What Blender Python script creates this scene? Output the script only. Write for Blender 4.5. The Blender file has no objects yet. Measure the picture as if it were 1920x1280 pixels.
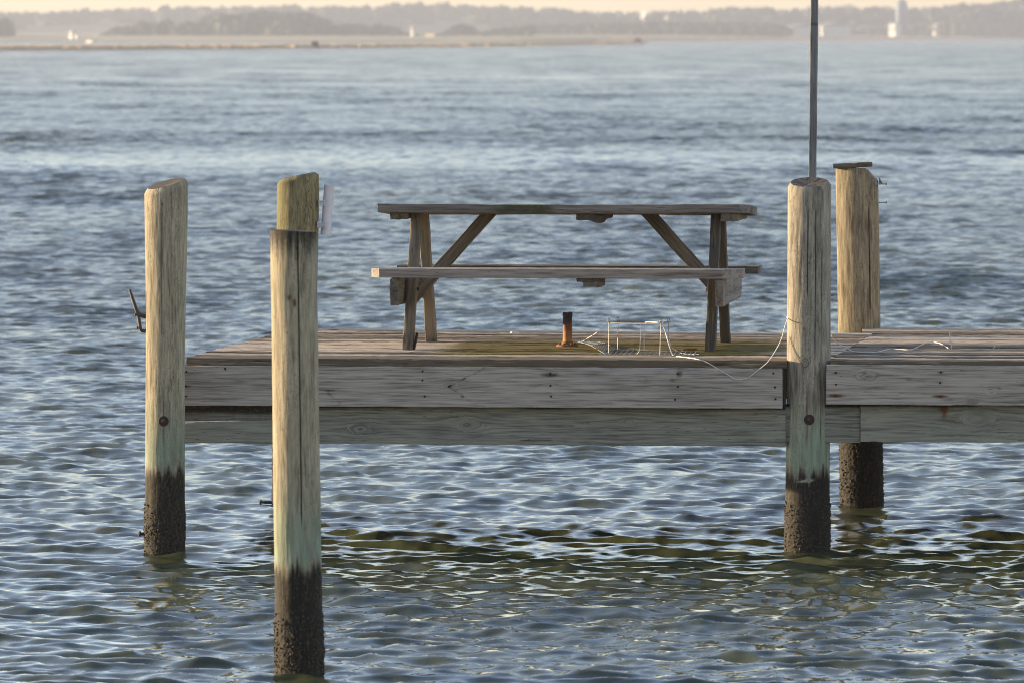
import bpy, math, random
import numpy as np
random.seed(7); RNG = np.random.default_rng(11)
C = bpy.context.scene.collection
S = bpy.context.scene
R = math.radians

# ------------------------------------------------------------------ measuring
F, HZ, CAMH = 14630.0, 66.0, 2.52            # focal length (px of 1920), horizon row, eye height over the water
PIT = math.atan((640 - HZ) / F)
def P(px, py, d):
    """world point at distance d (metres along +Y) seen at a spot of the photograph"""
    fy, fz = math.cos(PIT), -math.sin(PIT); uy, uz = math.sin(PIT), math.cos(PIT)
    r = np.array([px - 960.0, F * fy + (640 - py) * uy, F * fz + (640 - py) * uz])
    r = r * (d / r[1]); r[2] += CAMH
    return r
def dist_on(py, z):
    """distance at which a horizontal level z appears on row py"""
    p = P(960, py, 1.0); return (z - CAMH) / (p[2] - CAMH)
def X(px, d): return P(px, 640, d)[0]
def Z(py, d): return P(960, py, d)[2]

# ------------------------------------------------------------------ noise
def _h(i, j, k):
    n = (i * 374761393 + j * 668265263 + k * 2147483647 + 1013904223) & 0xffffffff
    n = ((n ^ (n >> 13)) * 1274126177) & 0xffffffff
    return ((n ^ (n >> 16)) & 0xffff) / 65535.0
def noise(x, y, z=0.0):
    x, y, z = np.broadcast_arrays(np.asarray(x, float), np.asarray(y, float), np.asarray(z, float))
    i, j, k = np.floor(x).astype(np.int64), np.floor(y).astype(np.int64), np.floor(z).astype(np.int64)
    f, g, h = x - i, y - j, z - k
    f, g, h = f*f*(3-2*f), g*g*(3-2*g), h*h*(3-2*h)
    o = 0
    for a in (0, 1):
        for b in (0, 1):
            for c in (0, 1):
                o = o + _h(i+a, j+b, k+c) * (f if a else 1-f) * (g if b else 1-g) * (h if c else 1-h)
    return o * 2 - 1
def fbm(x, y, z=0.0, n=4):
    o, a = 0, 0.55
    for q in range(n):
        o = o + a * noise(np.asarray(x)*2**q + 17*q, np.asarray(y)*2**q + 5*q, np.asarray(z)*2**q); a *= .5
    return o
def sstep(a, b, x):
    t = np.clip((x - a) / (b - a), 0, 1); return t*t*(3-2*t)

# ------------------------------------------------------------------ objects
def tag(o, label=None, cat=None, group=None, kind=None):
    if label: o['label'] = label
    if cat: o['category'] = cat
    if group: o['group'] = group
    if kind: o['kind'] = kind
    return o
def thing(name, label, cat, loc, group=None):
    o = bpy.data.objects.new(name, None); C.objects.link(o); o.location = tuple(loc)
    o.empty_display_size = .1
    return tag(o, label, cat, group)
class MB:
    def __init__(s): s.v, s.f, s.gc, s.st, s.tn, s.n = [], [], [], [], [], 0
    def add(s, v, f, gc=None, st=None, tone=0.5):
        v = np.asarray(v, float).reshape(-1, 3); m = len(v)
        s.v.append(v); s.gc.append(v[:, [0, 1, 2]] if gc is None else gc)
        s.st.append(np.zeros((m, 4)) if st is None else st)
        s.tn.append(np.full(m, tone))
        s.f.extend([tuple(int(i) + s.n for i in q) for q in f]); s.n += m
    def build(s, name, mat, parent=None, org=(0, 0, 0), smooth=True, sharp=40):
        me = bpy.data.meshes.new(name)
        V = np.concatenate(s.v) - np.asarray(org)
        me.from_pydata(V.tolist(), [], s.f)
        a = me.attributes.new('gc', 'FLOAT_VECTOR', 'POINT'); a.data.foreach_set('vector', np.concatenate(s.gc).astype(np.float32).ravel())
        a = me.attributes.new('st', 'FLOAT_COLOR', 'POINT'); a.data.foreach_set('color', np.concatenate(s.st).astype(np.float32).ravel())
        a = me.attributes.new('tone', 'FLOAT', 'POINT'); a.data.foreach_set('value', np.concatenate(s.tn).astype(np.float32))
        me.materials.append(mat)
        if smooth:
            me.polygons.foreach_set('use_smooth', [True] * len(me.polygons))
            if sharp: me.set_sharp_from_angle(angle=R(sharp))
        me.update()
        o = bpy.data.objects.new(name, me); C.objects.link(o)
        if parent is not None: o.parent = parent
        else: o.location = tuple(org)
        return o

def ident(*a): return None
def board(mb, org, U, V, W, L, Wd, T, nu=None, nv=6, nt=3, bev=.004, knots=(), rough=.0012, e0=None, e1=None,
          stain=None, tone=.5, bow=0.0, seed=None, warp=None):
    """a plank: L along U, Wd across V (centred), T through W (centred); org is the middle of its start end"""
    seed = random.random() * 50 if seed is None else seed
    nu = nu or max(4, int(L / .02))
    a, b = Wd / 2, T / 2
    pv = np.linspace(-a + bev, a - bev, nv); pw = np.linspace(-b + bev, b - bev, nt)
    c = bev * .3
    prof = [(v, -b) for v in pv] + [(a - c, -b + c)] + [(a, w) for w in pw] + [(a - c, b - c)] + \
           [(v, b) for v in pv[::-1]] + [(-a + c, b - c)] + [(-a, w) for w in pw[::-1]] + [(-a + c, -b + c)]
    prof = np.array(prof); m = len(prof)
    t = np.linspace(0, 1, nu + 1)
    pvv, pww = np.tile(prof[:, 0], nu + 1), np.tile(prof[:, 1], nu + 1)
    tt = np.repeat(t, m)
    s0 = e0(pvv, pww) if e0 else 0.0
    s1 = e1(pvv, pww) if e1 else 0.0
    u = s0 + (L - s0 - s1) * tt
    en = (tt == 0) | (tt == 1)
    u = u + en * .0025 * noise(pvv * 160, pww * 160, seed)
    # edge wear
    n1 = noise(u * 9, pvv * 60, pww * 60 + seed); n2 = noise(u * 40, pvv * 220, pww * 220 + seed)
    k = 1 + 0 * u
    dv = rough * (n1 + .5 * n2) * np.sign(pvv) * (np.abs(pvv) > a - bev * 1.2)
    dw = rough * (n1 * .8 + .6 * n2) * np.sign(pww) * (np.abs(pww) > b - bev * 1.2)
    v2, w2 = pvv + dv, pww + dw + bow * np.sin(np.pi * u / L)
    g = pvv.copy()
    st = np.zeros((len(u), 4))
    for (ku, kv, kr) in knots:
        du, dvv = (u - ku) * .42, pvv - kv
        r = (np.hypot(du, dvv) + 1e-6) * (1 + .22*noise(u*45, pvv*70, ku*9) + .12*noise(u*120, pvv*160, ku*5))
        infl = np.exp(-(r / (kr * 3.2)) ** 2)
        g = g + infl * (-dvv * np.minimum(1, (kr / r) ** 2))
        ring = sstep(kr * 1.25, kr * .8, r)
        g = g * (1 - ring) + ring * (r * .9 + kv)
        st[:, 2] += .32 * sstep(kr * .6, kr * .1, r)
    if stain is not None:
        q = stain(u, pvv, pww)
        st[:, :3] += np.stack([np.broadcast_to(x, u.shape) for x in q], 1)
    if warp is not None:
        v2, w2 = warp(u, v2, w2)
    U, V, W = (np.asarray(q, float) for q in (U, V, W))
    pts = np.asarray(org) + u[:, None] * U + v2[:, None] * V + w2[:, None] * W
    gc = np.stack([u + seed * 3.1, g + seed * 1.7, pww + seed * .9], 1)
    i = np.arange(nu)[:, None] * m + np.arange(m)[None, :]
    j = np.arange(nu)[:, None] * m + (np.arange(m)[None, :] + 1) % m
    f = np.stack([i, i + m, j + m, j], -1).reshape(-1, 4).tolist()
    # orientation
    if np.dot(np.cross(U, V), W) > 0: f = [q[::-1] for q in f]
    cap0, cap1 = list(range(m)), [nu * m + q for q in range(m)][::-1]
    if np.dot(np.cross(U, V), W) > 0: cap0, cap1 = cap0[::-1], cap1[::-1]
    mb.add(pts, f + [cap0, cap1], gc, st, tone)

def unit(v): v = np.asarray(v, float); return v / np.linalg.norm(v)
def beam_between(mb, p, q, wd, th, side, **k):
    """a plank from p to q; 'side' is the direction of its thickness"""
    p, q = np.asarray(p, float), np.asarray(q, float); U = unit(q - p)
    W = unit(np.asarray(side, float) - np.dot(side, U) * U); V = np.cross(W, U)
    board(mb, p, U, V, W, np.linalg.norm(q - p), wd, th, **k)

def tube(mb, pts, r, n=6, closed=False, tone=.5, caps=True):
    pts = np.asarray(pts, float); m = len(pts)
    rr = np.broadcast_to(np.asarray(r, float), (m,))
    tg = np.gradient(pts, axis=0)
    if closed: tg = np.roll(pts, -1, 0) - np.roll(pts, 1, 0)
    tg /= np.linalg.norm(tg, axis=1)[:, None] + 1e-12
    a = np.array([0, 0, 1.0]) if abs(tg[0][2]) < .9 else np.array([1.0, 0, 0])
    out = []
    for i in range(m):
        a = a - np.dot(a, tg[i]) * tg[i]; a /= np.linalg.norm(a) + 1e-12
        b = np.cross(tg[i], a)
        for k in range(n):
            th = 2 * math.pi * k / n
            out.append(pts[i] + rr[i] * (math.cos(th) * a + math.sin(th) * b))
    f = []
    for i in range(m if closed else m - 1):
        i2 = (i + 1) % m
        for k in range(n):
            k2 = (k + 1) % n
            f.append((i*n+k, i*n+k2, i2*n+k2, i2*n+k))
    if not closed and caps:
        f.append(tuple(range(n))[::-1]); f.append(tuple((m-1)*n + k for k in range(n)))
    mb.add(np.array(out), f, tone=tone)
def lathe(mb, c, prof, n=24, axis=(0, 0, 1), tone=.5):
    """prof: (radius, height) list along axis"""
    A = unit(axis); B = unit(np.cross(A, (0.3, 1, 0.2))); D = np.cross(A, B)
    v = []
    for (r, h) in prof:
        for k in range(n):
            t = 2 * math.pi * k / n
            v.append(np.asarray(c) + A * h + r * (math.cos(t) * B + math.sin(t) * D))
    f = [(i*n+k, i*n+(k+1) % n, (i+1)*n+(k+1) % n, (i+1)*n+k) for i in range(len(prof)-1) for k in range(n)]
    f.append(tuple(range(n))[::-1]); f.append(tuple((len(prof)-1)*n + k for k in range(n)))
    mb.add(np.array(v), f, tone=tone)
def box(mb, c, s, U=(1, 0, 0), V=(0, 1, 0), W=(0, 0, 1), tone=.5):
    U, V, W = (np.asarray(q, float) for q in (U, V, W)); v = []
    for a in (-.5, .5):
        for b in (-.5, .5):
            for d in (-.5, .5): v.append(np.asarray(c) + a*s[0]*U + b*s[1]*V + d*s[2]*W)
    mb.add(np.array(v), [(0,1,3,2),(4,6,7,5),(0,4,5,1),(2,3,7,6),(0,2,6,4),(1,5,7,3)], tone=tone)
def spline(pts, n=8):
    pts = np.asarray(pts, float); q = np.vstack([2*pts[0]-pts[1], pts, 2*pts[-1]-pts[-2]]); o = []
    for i in range(1, len(q)-2):
        for t in np.linspace(0, 1, n, endpoint=False):
            a, b, c, d = q[i-1], q[i], q[i+1], q[i+2]
            o.append(.5*((2*b)+(-a+c)*t+(2*a-5*b+4*c-d)*t*t+(-a+3*b-3*c+d)*t**3))
    o.append(pts[-1]); return np.array(o)

# ------------------------------------------------------------------ materials
class NT:
    def __init__(s, name):
        s.m = bpy.data.materials.new(name); s.m.use_nodes = True; s.t = s.m.node_tree; s.t.nodes.clear()
        s.out = s.n('ShaderNodeOutputMaterial'); s.b = s.n('ShaderNodeBsdfPrincipled')
        s.l(s.b.outputs[0], s.out.inputs[0])
    def n(s, ty, **k):
        x = s.t.nodes.new(ty)
        for a, b in k.items(): setattr(x, a, b)
        return x
    def l(s, a, b): s.t.links.new(a, b)
    def put(s, sock, v):
        if hasattr(v, 'links'): s.l(v, sock)
        elif isinstance(v, tuple) and len(v) == 3 and sock.type == 'RGBA': sock.default_value = (*v, 1)
        else: sock.default_value = v
    def math(s, op, a, b=0.0, c=0.0, clamp=False):
        x = s.n('ShaderNodeMath', operation=op, use_clamp=clamp)
        s.put(x.inputs[0], a); s.put(x.inputs[1], b); s.put(x.inputs[2], c); return x.outputs[0]
    def vmul(s, v, k):
        x = s.n('ShaderNodeVectorMath', operation='MULTIPLY'); s.put(x.inputs[0], v); x.inputs[1].default_value = k; return x.outputs[0]
    def noise(s, vec, detail=3, rough=.55, dist=0.0, scale=1.0):
        x = s.n('ShaderNodeTexNoise'); s.put(x.inputs['Vector'], vec)
        x.inputs['Scale'].default_value = scale; x.inputs['Detail'].default_value = detail
        x.inputs['Roughness'].default_value = rough; x.inputs['Distortion'].default_value = dist
        return x.outputs[0]
    def ss(s, v, a, b):
        x = s.n('ShaderNodeMapRange', interpolation_type='SMOOTHSTEP'); s.put(x.inputs[0], v)
        x.inputs[1].default_value = a; x.inputs[2].default_value = b; return x.outputs[0]
    def ramp(s, v, stops, const=False):
        x = s.n('ShaderNodeValToRGB'); s.put(x.inputs[0], v); e = x.color_ramp.elements
        if const: x.color_ramp.interpolation = 'CONSTANT'
        while len(e) < len(stops): e.new(.5)
        for q, (p, c) in zip(e, stops): q.position = p; q.color = (*c, 1)
        return x.outputs[0]
    def mix(s, f, a, b, blend='MIX'):
        x = s.n('ShaderNodeMix', data_type='RGBA', blend_type=blend); x.clamp_factor = True
        s.put(x.inputs[0], f); s.put(x.inputs[6], a); s.put(x.inputs[7], b); return x.outputs[2]
    def attr(s, name, what='Vector'):
        x = s.n('ShaderNodeAttribute', attribute_name=name); return x.outputs[what]

def wood(name, dark, mid, light, moss=(.10, .10, .025), rust=(.16, .06, .02), black=(.016, .013, .010),
         fine=320, streak=45, crack=.014, bump=.5, rough=.85, patch=None, flake=0.0, along=1.0, gain=1.0, w1=.45, w2=.45):
    dark, mid, light = (tuple(min(.6, x*gain) for x in c_) for c_ in (dark, mid, light)); moss = tuple(x*min(gain, 1.3) for x in moss)
    t = NT(name); gc = t.attr('gc'); st = t.n('ShaderNodeAttribute', attribute_name='st')
    sep = t.n('ShaderNodeSeparateColor'); t.l(st.outputs['Color'], sep.inputs[0])
    tone = t.attr('tone', 'Fac')
    n1 = t.noise(t.vmul(gc, (3*along, streak, streak)), 4, .6)
    n2 = t.noise(t.vmul(gc, (7*along, fine, fine)), 2, .6)
    n3 = t.noise(t.vmul(gc, (2.2, 7, 7)), 3, .6)
    n4 = t.noise(t.vmul(gc, (2.4*along, streak*1.6, streak*1.6)), 2, .5)
    n5 = t.noise(t.vmul(gc, (60, 60, 60)), 3, .6)
    f = t.math('ADD', t.math('MULTIPLY', n1, w1), t.math('MULTIPLY', n2, w2))
    f = t.math('ADD', f, t.math('MULTIPLY', n3, .30))
    f = t.math('ADD', f, t.math('MULTIPLY', t.math('SUBTRACT', tone, .5), .35))
    col = t.ramp(f, [(.46, tuple(x*.8 for x in dark)), (.59, mid), (.72, light)])
    if patch is not None:
        col = t.mix(t.math('MULTIPLY', t.ss(n3, .5, .68), .65), col, patch)
    cr = t.math('SUBTRACT', 1.0, t.ss(t.math('ABSOLUTE', t.math('SUBTRACT', n4, .5)), crack*.25, crack))
    cr = t.math('MULTIPLY', cr, t.ss(n3, .44, .56))
    col = t.mix(t.math('MULTIPLY', cr, .8), col, tuple(x*.22 for x in dark))
    jit = t.math('MULTIPLY', t.math('SUBTRACT', t.math('ADD', t.math('MULTIPLY', n1, .6), t.math('MULTIPLY', n5, .5)), .55), .9)
    def fac(ch): 
        return t.ss(t.math('ADD', ch, t.math('MULTIPLY', jit, t.ss(ch, .0, .15))), .12, .88)
    mo = t.mix(t.ss(n1, .35, .7), tuple(x*.65 for x in moss), moss)
    col = t.mix(fac(sep.outputs[1]), col, mo)
    col = t.mix(fac(sep.outputs[0]), col, rust)
    col = t.mix(fac(sep.outputs[2]), col, t.mix(t.ss(t.math('ADD', t.math('MULTIPLY', n5, .6), t.math('MULTIPLY', n2, .5)), .54, .84), black, (.115, .082, .044)))
    if flake:
        nf = t.noise(t.vmul(gc, (8, 26, 26)), 3, .5, .6)
        fr = t.math('FRACT', t.math('DIVIDE', nf, .075))
        edge = t.math('MULTIPLY', t.math('SUBTRACT', 1.0, t.ss(fr, .0, .5)), t.ss(n3, .36, .58))
        col = t.mix(t.math('MULTIPLY', edge, .42), col, tuple(x*.55 for x in dark))
    t.l(col, t.b.inputs['Base Color'])
    t.b.inputs['Roughness'].default_value = rough
    t.b.inputs['Specular IOR Level'].default_value = .25
    t.b.inputs['Diffuse Roughness'].default_value = .9
    h = t.math('ADD', t.math('MULTIPLY', n2, .5), t.math('MULTIPLY', n1, .9))
    h = t.math('SUBTRACT', h, t.math('MULTIPLY', cr, .9))
    if flake:
        nf = t.noise(t.vmul(gc, (8, 26, 26)), 3, .5, .6)
        te = t.n('ShaderNodeMath', operation='SNAP'); t.put(te.inputs[0], nf); te.inputs[1].default_value = .075
        h = t.math('ADD', h, t.math('MULTIPLY', te.outputs[0], flake*8))
    bp = t.n('ShaderNodeBump'); bp.inputs['Strength'].default_value = bump; bp.inputs['Distance'].default_value = .004
    t.l(h, bp.inputs['Height']); t.l(bp.outputs[0], t.b.inputs['Normal'])
    return t.m
def plain(name, a, b, scale=30, rough=.6, metal=0.0, bump=.0, c=None):
    t = NT(name); tc = t.n('ShaderNodeTexCoord')
    n = t.noise(tc.outputs['Object'], 4, .6, scale=scale)
    st = [(.35, a), (.65, b)] + ([(.75, c)] if c else [])
    t.l(t.ramp(n, st), t.b.inputs['Base Color'])
    t.b.inputs['Roughness'].default_value = rough; t.b.inputs['Metallic'].default_value = metal
    if bump:
        bp = t.n('ShaderNodeBump'); bp.inputs['Strength'].default_value = bump; bp.inputs['Distance'].default_value = .004
        t.l(n, bp.inputs['Height']); t.l(bp.outputs[0], t.b.inputs['Normal'])
    return t.m

M = {}
M['pile'] = wood('weathered_pile_wood', (.225,.18,.115), (.335,.28,.185), (.45,.38,.26), moss=(.28,.33,.235), fine=105, streak=38, bump=.9, flake=.8, crack=.008, gain=1.2, along=1.6)
M['pile_grey'] = wood('grey_pile_wood', (.175,.145,.11), (.295,.25,.185), (.42,.365,.28), moss=(.265,.315,.22), fine=105, streak=38, bump=.9, flake=.8, crack=.008, gain=1.22, along=1.6)
M['pile_olive'] = wood('olive_pile_wood', (.12,.10,.05), (.215,.185,.098), (.31,.27,.15), moss=(.165,.15,.05), fine=100, streak=40, bump=.9, flake=.5, crack=.016, gain=1.15, along=2.2)
M['pile_brown'] = wood('brown_pile_wood', (.13,.10,.06), (.25,.20,.125), (.37,.30,.185), moss=(.20,.19,.10), fine=105, streak=38, bump=.9, flake=1.0, crack=.008, along=1.6, gain=1.1)
M['pile_top'] = wood('pile_end_grain', (.05,.042,.036), (.11,.09,.075), (.21,.175,.14), fine=150, streak=150, bump=.8, along=40, crack=.02)
M['fascia'] = wood('grey_fascia_wood', (.155,.130,.106), (.236,.2015,.168), (.312,.270,.230), moss=(.13,.13,.085), fine=110, streak=34, bump=.7, crack=.005, gain=1.65, along=.7, w1=.26, w2=.64)
M['beam'] = wood('olive_beam_wood', (.135,.125,.10), (.205,.195,.155), (.28,.265,.205), moss=(.17,.185,.13), fine=95, streak=30, bump=.7, crack=.006, gain=1.28, along=.7, w1=.26, w2=.64)
M['deck'] = wood('weathered_deck_wood', (.13,.095,.062), (.28,.22,.155), (.42,.335,.25), moss=(.15,.105,.012), fine=110, streak=34, bump=1.0, crack=.016, gain=1.4, along=.8)
M['table'] = wood('grey_table_wood', (.105,.09,.075), (.19,.165,.14), (.28,.245,.205), moss=(.085,.085,.035), fine=120, streak=36, bump=.55, crack=.010, gain=.98, along=.9)
M['seat'] = wood('seat_wood', (.15,.125,.105), (.25,.215,.185), (.34,.30,.255), moss=(.095,.09,.04), fine=110, streak=34, bump=.5, crack=.008, gain=1.12, along=.8)
M['leg'] = wood('brown_leg_wood', (.12,.098,.07), (.215,.178,.13), (.31,.26,.195), moss=(.08,.08,.03), fine=120, streak=36, bump=.6, crack=.012, gain=.8, along=1.0)
M['stick'] = wood('grey_stick_wood', (.13,.125,.12), (.22,.21,.20), (.30,.285,.27), fine=300, streak=60, bump=.4)
M['barnacle'] = plain('barnacle_shell', (.022,.018,.012), (.070,.053,.034), 90, .9, c=(.17,.14,.10))
M['rust'] = plain('rusted_iron', (.09,.035,.015), (.19,.085,.03), 45, .9, bump=.5, c=(.25,.13,.05))
M['dark_rust'] = plain('dark_rusted_iron', (.04,.016,.010), (.12,.05,.032), 200, .9)
M['nail'] = plain('rusted_nail', (.012,.008,.007), (.04,.018,.011), 300, .8)
M['iron'] = plain('black_iron', (.022,.02,.02), (.05,.046,.044), 60, .55, .3)
M['pvc'] = plain('grey_plastic', (.50,.51,.55), (.60,.61,.64), 12, .45)
M['wire'] = plain('galvanised_wire', (.16,.16,.16), (.27,.27,.26), 60, .5, .3)
M['cord'] = plain('white_cord', (.50,.48,.44), (.68,.65,.60), 200, .9)
M['shell'] = plain('pale_shell', (.42,.34,.24), (.66,.56,.42), 60, .7)

# rusty pipe: the cross beam's cast shadow is painted dark into its upper part
def pipe_mat():
    t = NT('rusted_pipe'); a = t.attr('tone', 'Fac'); tc = t.n('ShaderNodeTexCoord')
    n = t.noise(tc.outputs['Object'], 4, .65, scale=38)
    f = t.math('ADD', a, t.math('MULTIPLY', t.math('SUBTRACT', n, .5), .7))
    t.l(t.ramp(f, [(.1, (.27,.14,.05)), (.45, (.22,.085,.027)), (.68, (.10,.03,.014)), (.85, (.02,.014,.012))]), t.b.inputs['Base Color'])
    t.b.inputs['Roughness'].default_value = .85
    bp = t.n('ShaderNodeBump'); bp.inputs['Strength'].default_value = .5; bp.inputs['Distance'].default_value = .003
    t.l(n, bp.inputs['Height']); t.l(bp.outputs[0], t.b.inputs['Normal']); return t.m
M['pipe'] = pipe_mat()

# ------------------------------------------------------------------ deck frame
ROT = R(6.3)
U0 = np.array([math.cos(ROT), -math.sin(ROT), 0.0]); V0 = np.array([math.sin(ROT), math.cos(ROT), 0.0]); W0 = np.array([0, 0, 1.0])
ZD = 0.946                                    # top of the decking
DFL = dist_on(669.5, ZD)
FL = P(349, 669.5, DFL)                       # front left corner of the decking
def onfront(px, off=0.0, z=ZD):
    """point of the line parallel to the deck front (shifted back by off) that appears at column px"""
    base = FL + off * V0; t = (px - 960) / F
    s = (t * base[1] - base[0]) / (U0[0] - t * U0[1])
    q = base + s * U0; q[2] = z; return q
ARROW = lambda u, v: np.exp(-((np.abs(v) - np.abs(u)*.75) / .006) ** 2)

dock = thing('wooden_dock', 'weathered grey timber dock platform with fascia boards on piles', 'dock', FL * (1, 1, 0) + V0*2 + U0*1.5)
DO = np.array(dock.location)

# --- decking
def decking():
    mb = MB()
    fl, fr = onfront(349), onfront(1476)
    d_bl, d_br = dist_on(616, ZD), dist_on(625.5, ZD)
    bl = P(553, 616, d_bl); br = P(1566, 625.5, d_br)
    bl[2] = br[2] = ZD
    fr2 = onfront(1474.5)
    n = 24
    for i in range(n):
        a, b = (i + .0) / n, (i + 1) / n
        p0, p1 = fl + (bl - fl) * a, fl + (bl - fl) * b
        q0, q1 = fr2 + (br - fr2) * a, fr2 + (br - fr2) * b
        if i > 0:
            q0 = q0 + U0 * 0.0
        c0, c1 = (p0 + p1) / 2, (q0 + q1) / 2
        Ud = unit(c1 - c0); Vd = np.cross(W0, Ud)
        w = (np.linalg.norm(p1 - p0) * abs(np.dot(unit(p1-p0), Vd)) + np.linalg.norm(q1 - q0) * abs(np.dot(unit(q1-q0), Vd))) / 2 - .007
        L = np.linalg.norm(c1 - c0) + random.uniform(-.004, .012)
        if i == 0: L = np.linalg.norm(c1-c0)
        if i >= 2:
            nrm_ = np.array([V0[1], -V0[0], 0]); e_ = onfront(1557.5)
            L = np.dot(e_ - c0, nrm_) / np.dot(Ud, nrm_) - .006 - random.uniform(0, .006)
        vb = (a + b) / 2
        def stn(u, v, w_, vb=vb, L=L):
            x = u / L; y = vb
            m = sstep(.30, .42, x) * sstep(.99, .80, x) * np.exp(-((y - .42) / .26) ** 2)
            m = m * (1.0 + .6 * fbm(x * 6, y * 9 + 3, 1.0)) * 1.35
            dk = .30 * sstep(.25, .6, fbm(u * 2.2, v*9 + y * 40, 7.0)) 
            return (0, np.clip(m, 0, 1), dk)
        zoff = random.uniform(-.004, .004); ti = random.uniform(-.02, .02) * (i > 0)
        Vd, Wd = Vd*math.cos(ti) + W0*math.sin(ti), W0*math.cos(ti) - Vd*math.sin(ti)
        board(mb, c0 - W0 * (.019 - zoff), Ud, Vd, Wd, L, w, .038, nu=int(L/.03), nv=8, bev=.007, rough=.003,
              stain=stn, tone=random.uniform(-.1, 1.1), knots=[(random.uniform(.2, L-.2), random.uniform(-.04, .04), .012)])
    return mb.build('decking', M['deck'], dock, DO)
decking()
def walkway():
    mb = MB()
    fl = onfront(1557.5); n = 24
    d_b = dist_on(618.0, ZD)
    L = 4.6
    back = fl + V0 * (d_b - fl[1]) / V0[1]
    wd = np.linalg.norm(back - fl) / n
    for i in range(n + 1):
        c = fl + V0 * wd * (i + .5) - W0 * .019
        if i >= n - 4: c = c + U0 * (X(1619, c[1]) - c[0])
        elif i > 0: c = c - U0 * random.uniform(.0, .01)
        def stn(u, v, w_, i=i):
            dk = .38 * sstep(.1, .6, fbm(u * 2.5, v * 9 + i * 3.1, 2.0))
            return (0, .15 * sstep(.2, .7, fbm(u*1.5, i*.7, 4.0)), dk)
        board(mb, c + W0 * random.uniform(-.004, .004), U0, V0, W0, L, wd - .007 - random.uniform(0, .006), .038, nu=140, nv=8, bev=.006, rough=.0025,
              stain=stn, tone=random.uniform(-.15, .8), knots=[(random.uniform(.2, 1.2), random.uniform(-.04, .04), .012)])
    o = mb.build('decking', M['deck'], dock, DO); o['label'] = 'greyer walkway decking running off to the right'
    return o
walkway()

def nails(parent, pts, nrm):
    first = None
    for p in pts:
        if first is None:
            mb = MB(); lathe(mb, DO, [(.0055, 0), (.0055, .0015), (.004, .003), (.001, .0036)], 10, axis=nrm)
            first = mb.build('nail', M['nail'], parent, DO)
        else:
            o = first.copy(); C.objects.link(o); o.parent = parent; first_o = o
        (first if p is pts[0] else o).location = tuple(np.asarray(p) - DO)
def rustspots(lst, sx=.03, sv=.007):
    def f(u, v):
        o = 0
        for (a, b, k, s) in lst: o = o + k * np.exp(-((u - a) / (sx * s)) ** 2 - ((v - b) / (sv * (.6 + .4*s))) ** 2)
        return o
    return f

def fascia(pxa, pxb, yt, yb, off, label, nl, knots, length=None, extra=None, segs=()):
    a = onfront(pxa, off); d = a[1]
    zt, zb = Z(yt, d), Z(yb, d)
    b = onfront(pxb, off); L = np.linalg.norm((b - a)[:2]) if length is None else length
    a[2] = (zt + zb) / 2
    hgt = zt - zb
    def uv(px, py):
        q = onfront(px, off); u = np.linalg.norm((q - a)[:2]) * (1 if px > pxa else -1); return u, Z(py, q[1]) - a[2]
    nn = [uv(x, y) for (x, y, k, s) in nl]
    rs = rustspots([(n[0], n[1], q[2], q[3]) for n, q in zip(nn, nl)])
    ex = [(uv(x, y), k, su, sv) for (x, y, k, su, sv) in (extra or [])]
    def stn(u, v, w):
        front = (w < 0)
        r = rs(u, v) * front
        dk = .12 * sstep(.0, .7, fbm(u * 1.2, v * 14, 3.3)) + 0.4 * np.exp(-((v - hgt/2) / .007) ** 2) * sstep(-.1, .4, noise(u * 7, 3, 1))
        dk = dk + .35 * np.exp(-((v + hgt/2) / .006) ** 2) * sstep(-.2, .5, noise(u * 5, 9, 1))
        for ((eu, ev), k, su, sv) in ex:
            dk = dk + k * np.exp(-((u - eu) / su) ** 2 - ((v - ev) / sv) ** 2)
        for (x0, y0, x1, y1) in segs:
            (a0, b0), (a1, b1) = uv(x0, y0), uv(x1, y1)
            tt = np.clip(((u - a0)*(a1 - a0) + (v - b0)*(b1 - b0)) / ((a1 - a0)**2 + (b1 - b0)**2), 0, 1)
            dd = np.hypot(u - a0 - tt*(a1 - a0), v - b0 - tt*(b1 - b0)) + .004*noise(u*70, v*70, 3)
            dk = dk + .30 * np.exp(-(dd / .0045) ** 2) + .10 * np.exp(-(dd / .02) ** 2)
        return (r, 0, dk * front)
    mb = MB()
    kn = [(*uv(x, y), r) for (x, y, r) in knots]
    T = .040
    board(mb, a, U0, W0, V0, L, hgt, T, nu=int(L / .006), nv=34, nt=3, bev=.003, rough=.0016, knots=kn, stain=stn, tone=.55)
    o = mb.build('fascia_board', M['fascia'], dock, DO); o['label'] = label
    nails(o, [a + U0 * u + W0 * v - V0 * (T / 2 - .001) for (u, v) in nn], -V0)
    return o
fascia(340.5, 1467, 685, 759.5, -.015, 'long grey fascia board between the two front piles',
       [(350,696,.25,.7),(349,723,.8,1.3),(349,742,.25,.7),(793,695,.3,.6),(793,712,.15,.6),(797,742,.3,.6),(423,690,.2,.5),
        (1033,699,.5,1.4),(1033,722,.3,.6),(1034,742,.4,.7),(1272,700,.3,.7),(1272,724,.4,.8),(1267,748,.2,.6),
        (1451,699,.25,.6),(1454,725,.25,.6),(1455,747,.5,.7)],
       [(845,722,.016),(458,728,.007),(1230,727,.008),(417,737,.005)],
       segs=[(843,724,872,708),(872,708,907,691),(843,724,868,742),(868,742,893,757),(616,735,640,757)],
       extra=[(1033,702,.8,.055,.012),(1275,700,.7,.02,.018),(1262,712,.5,.02,.012),(1345,726,.75,.075,.0022),(618,731,.8,.04,.0022),
              (1210,715,.3,.05,.05),(1110,715,.22,.06,.05)])
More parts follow.
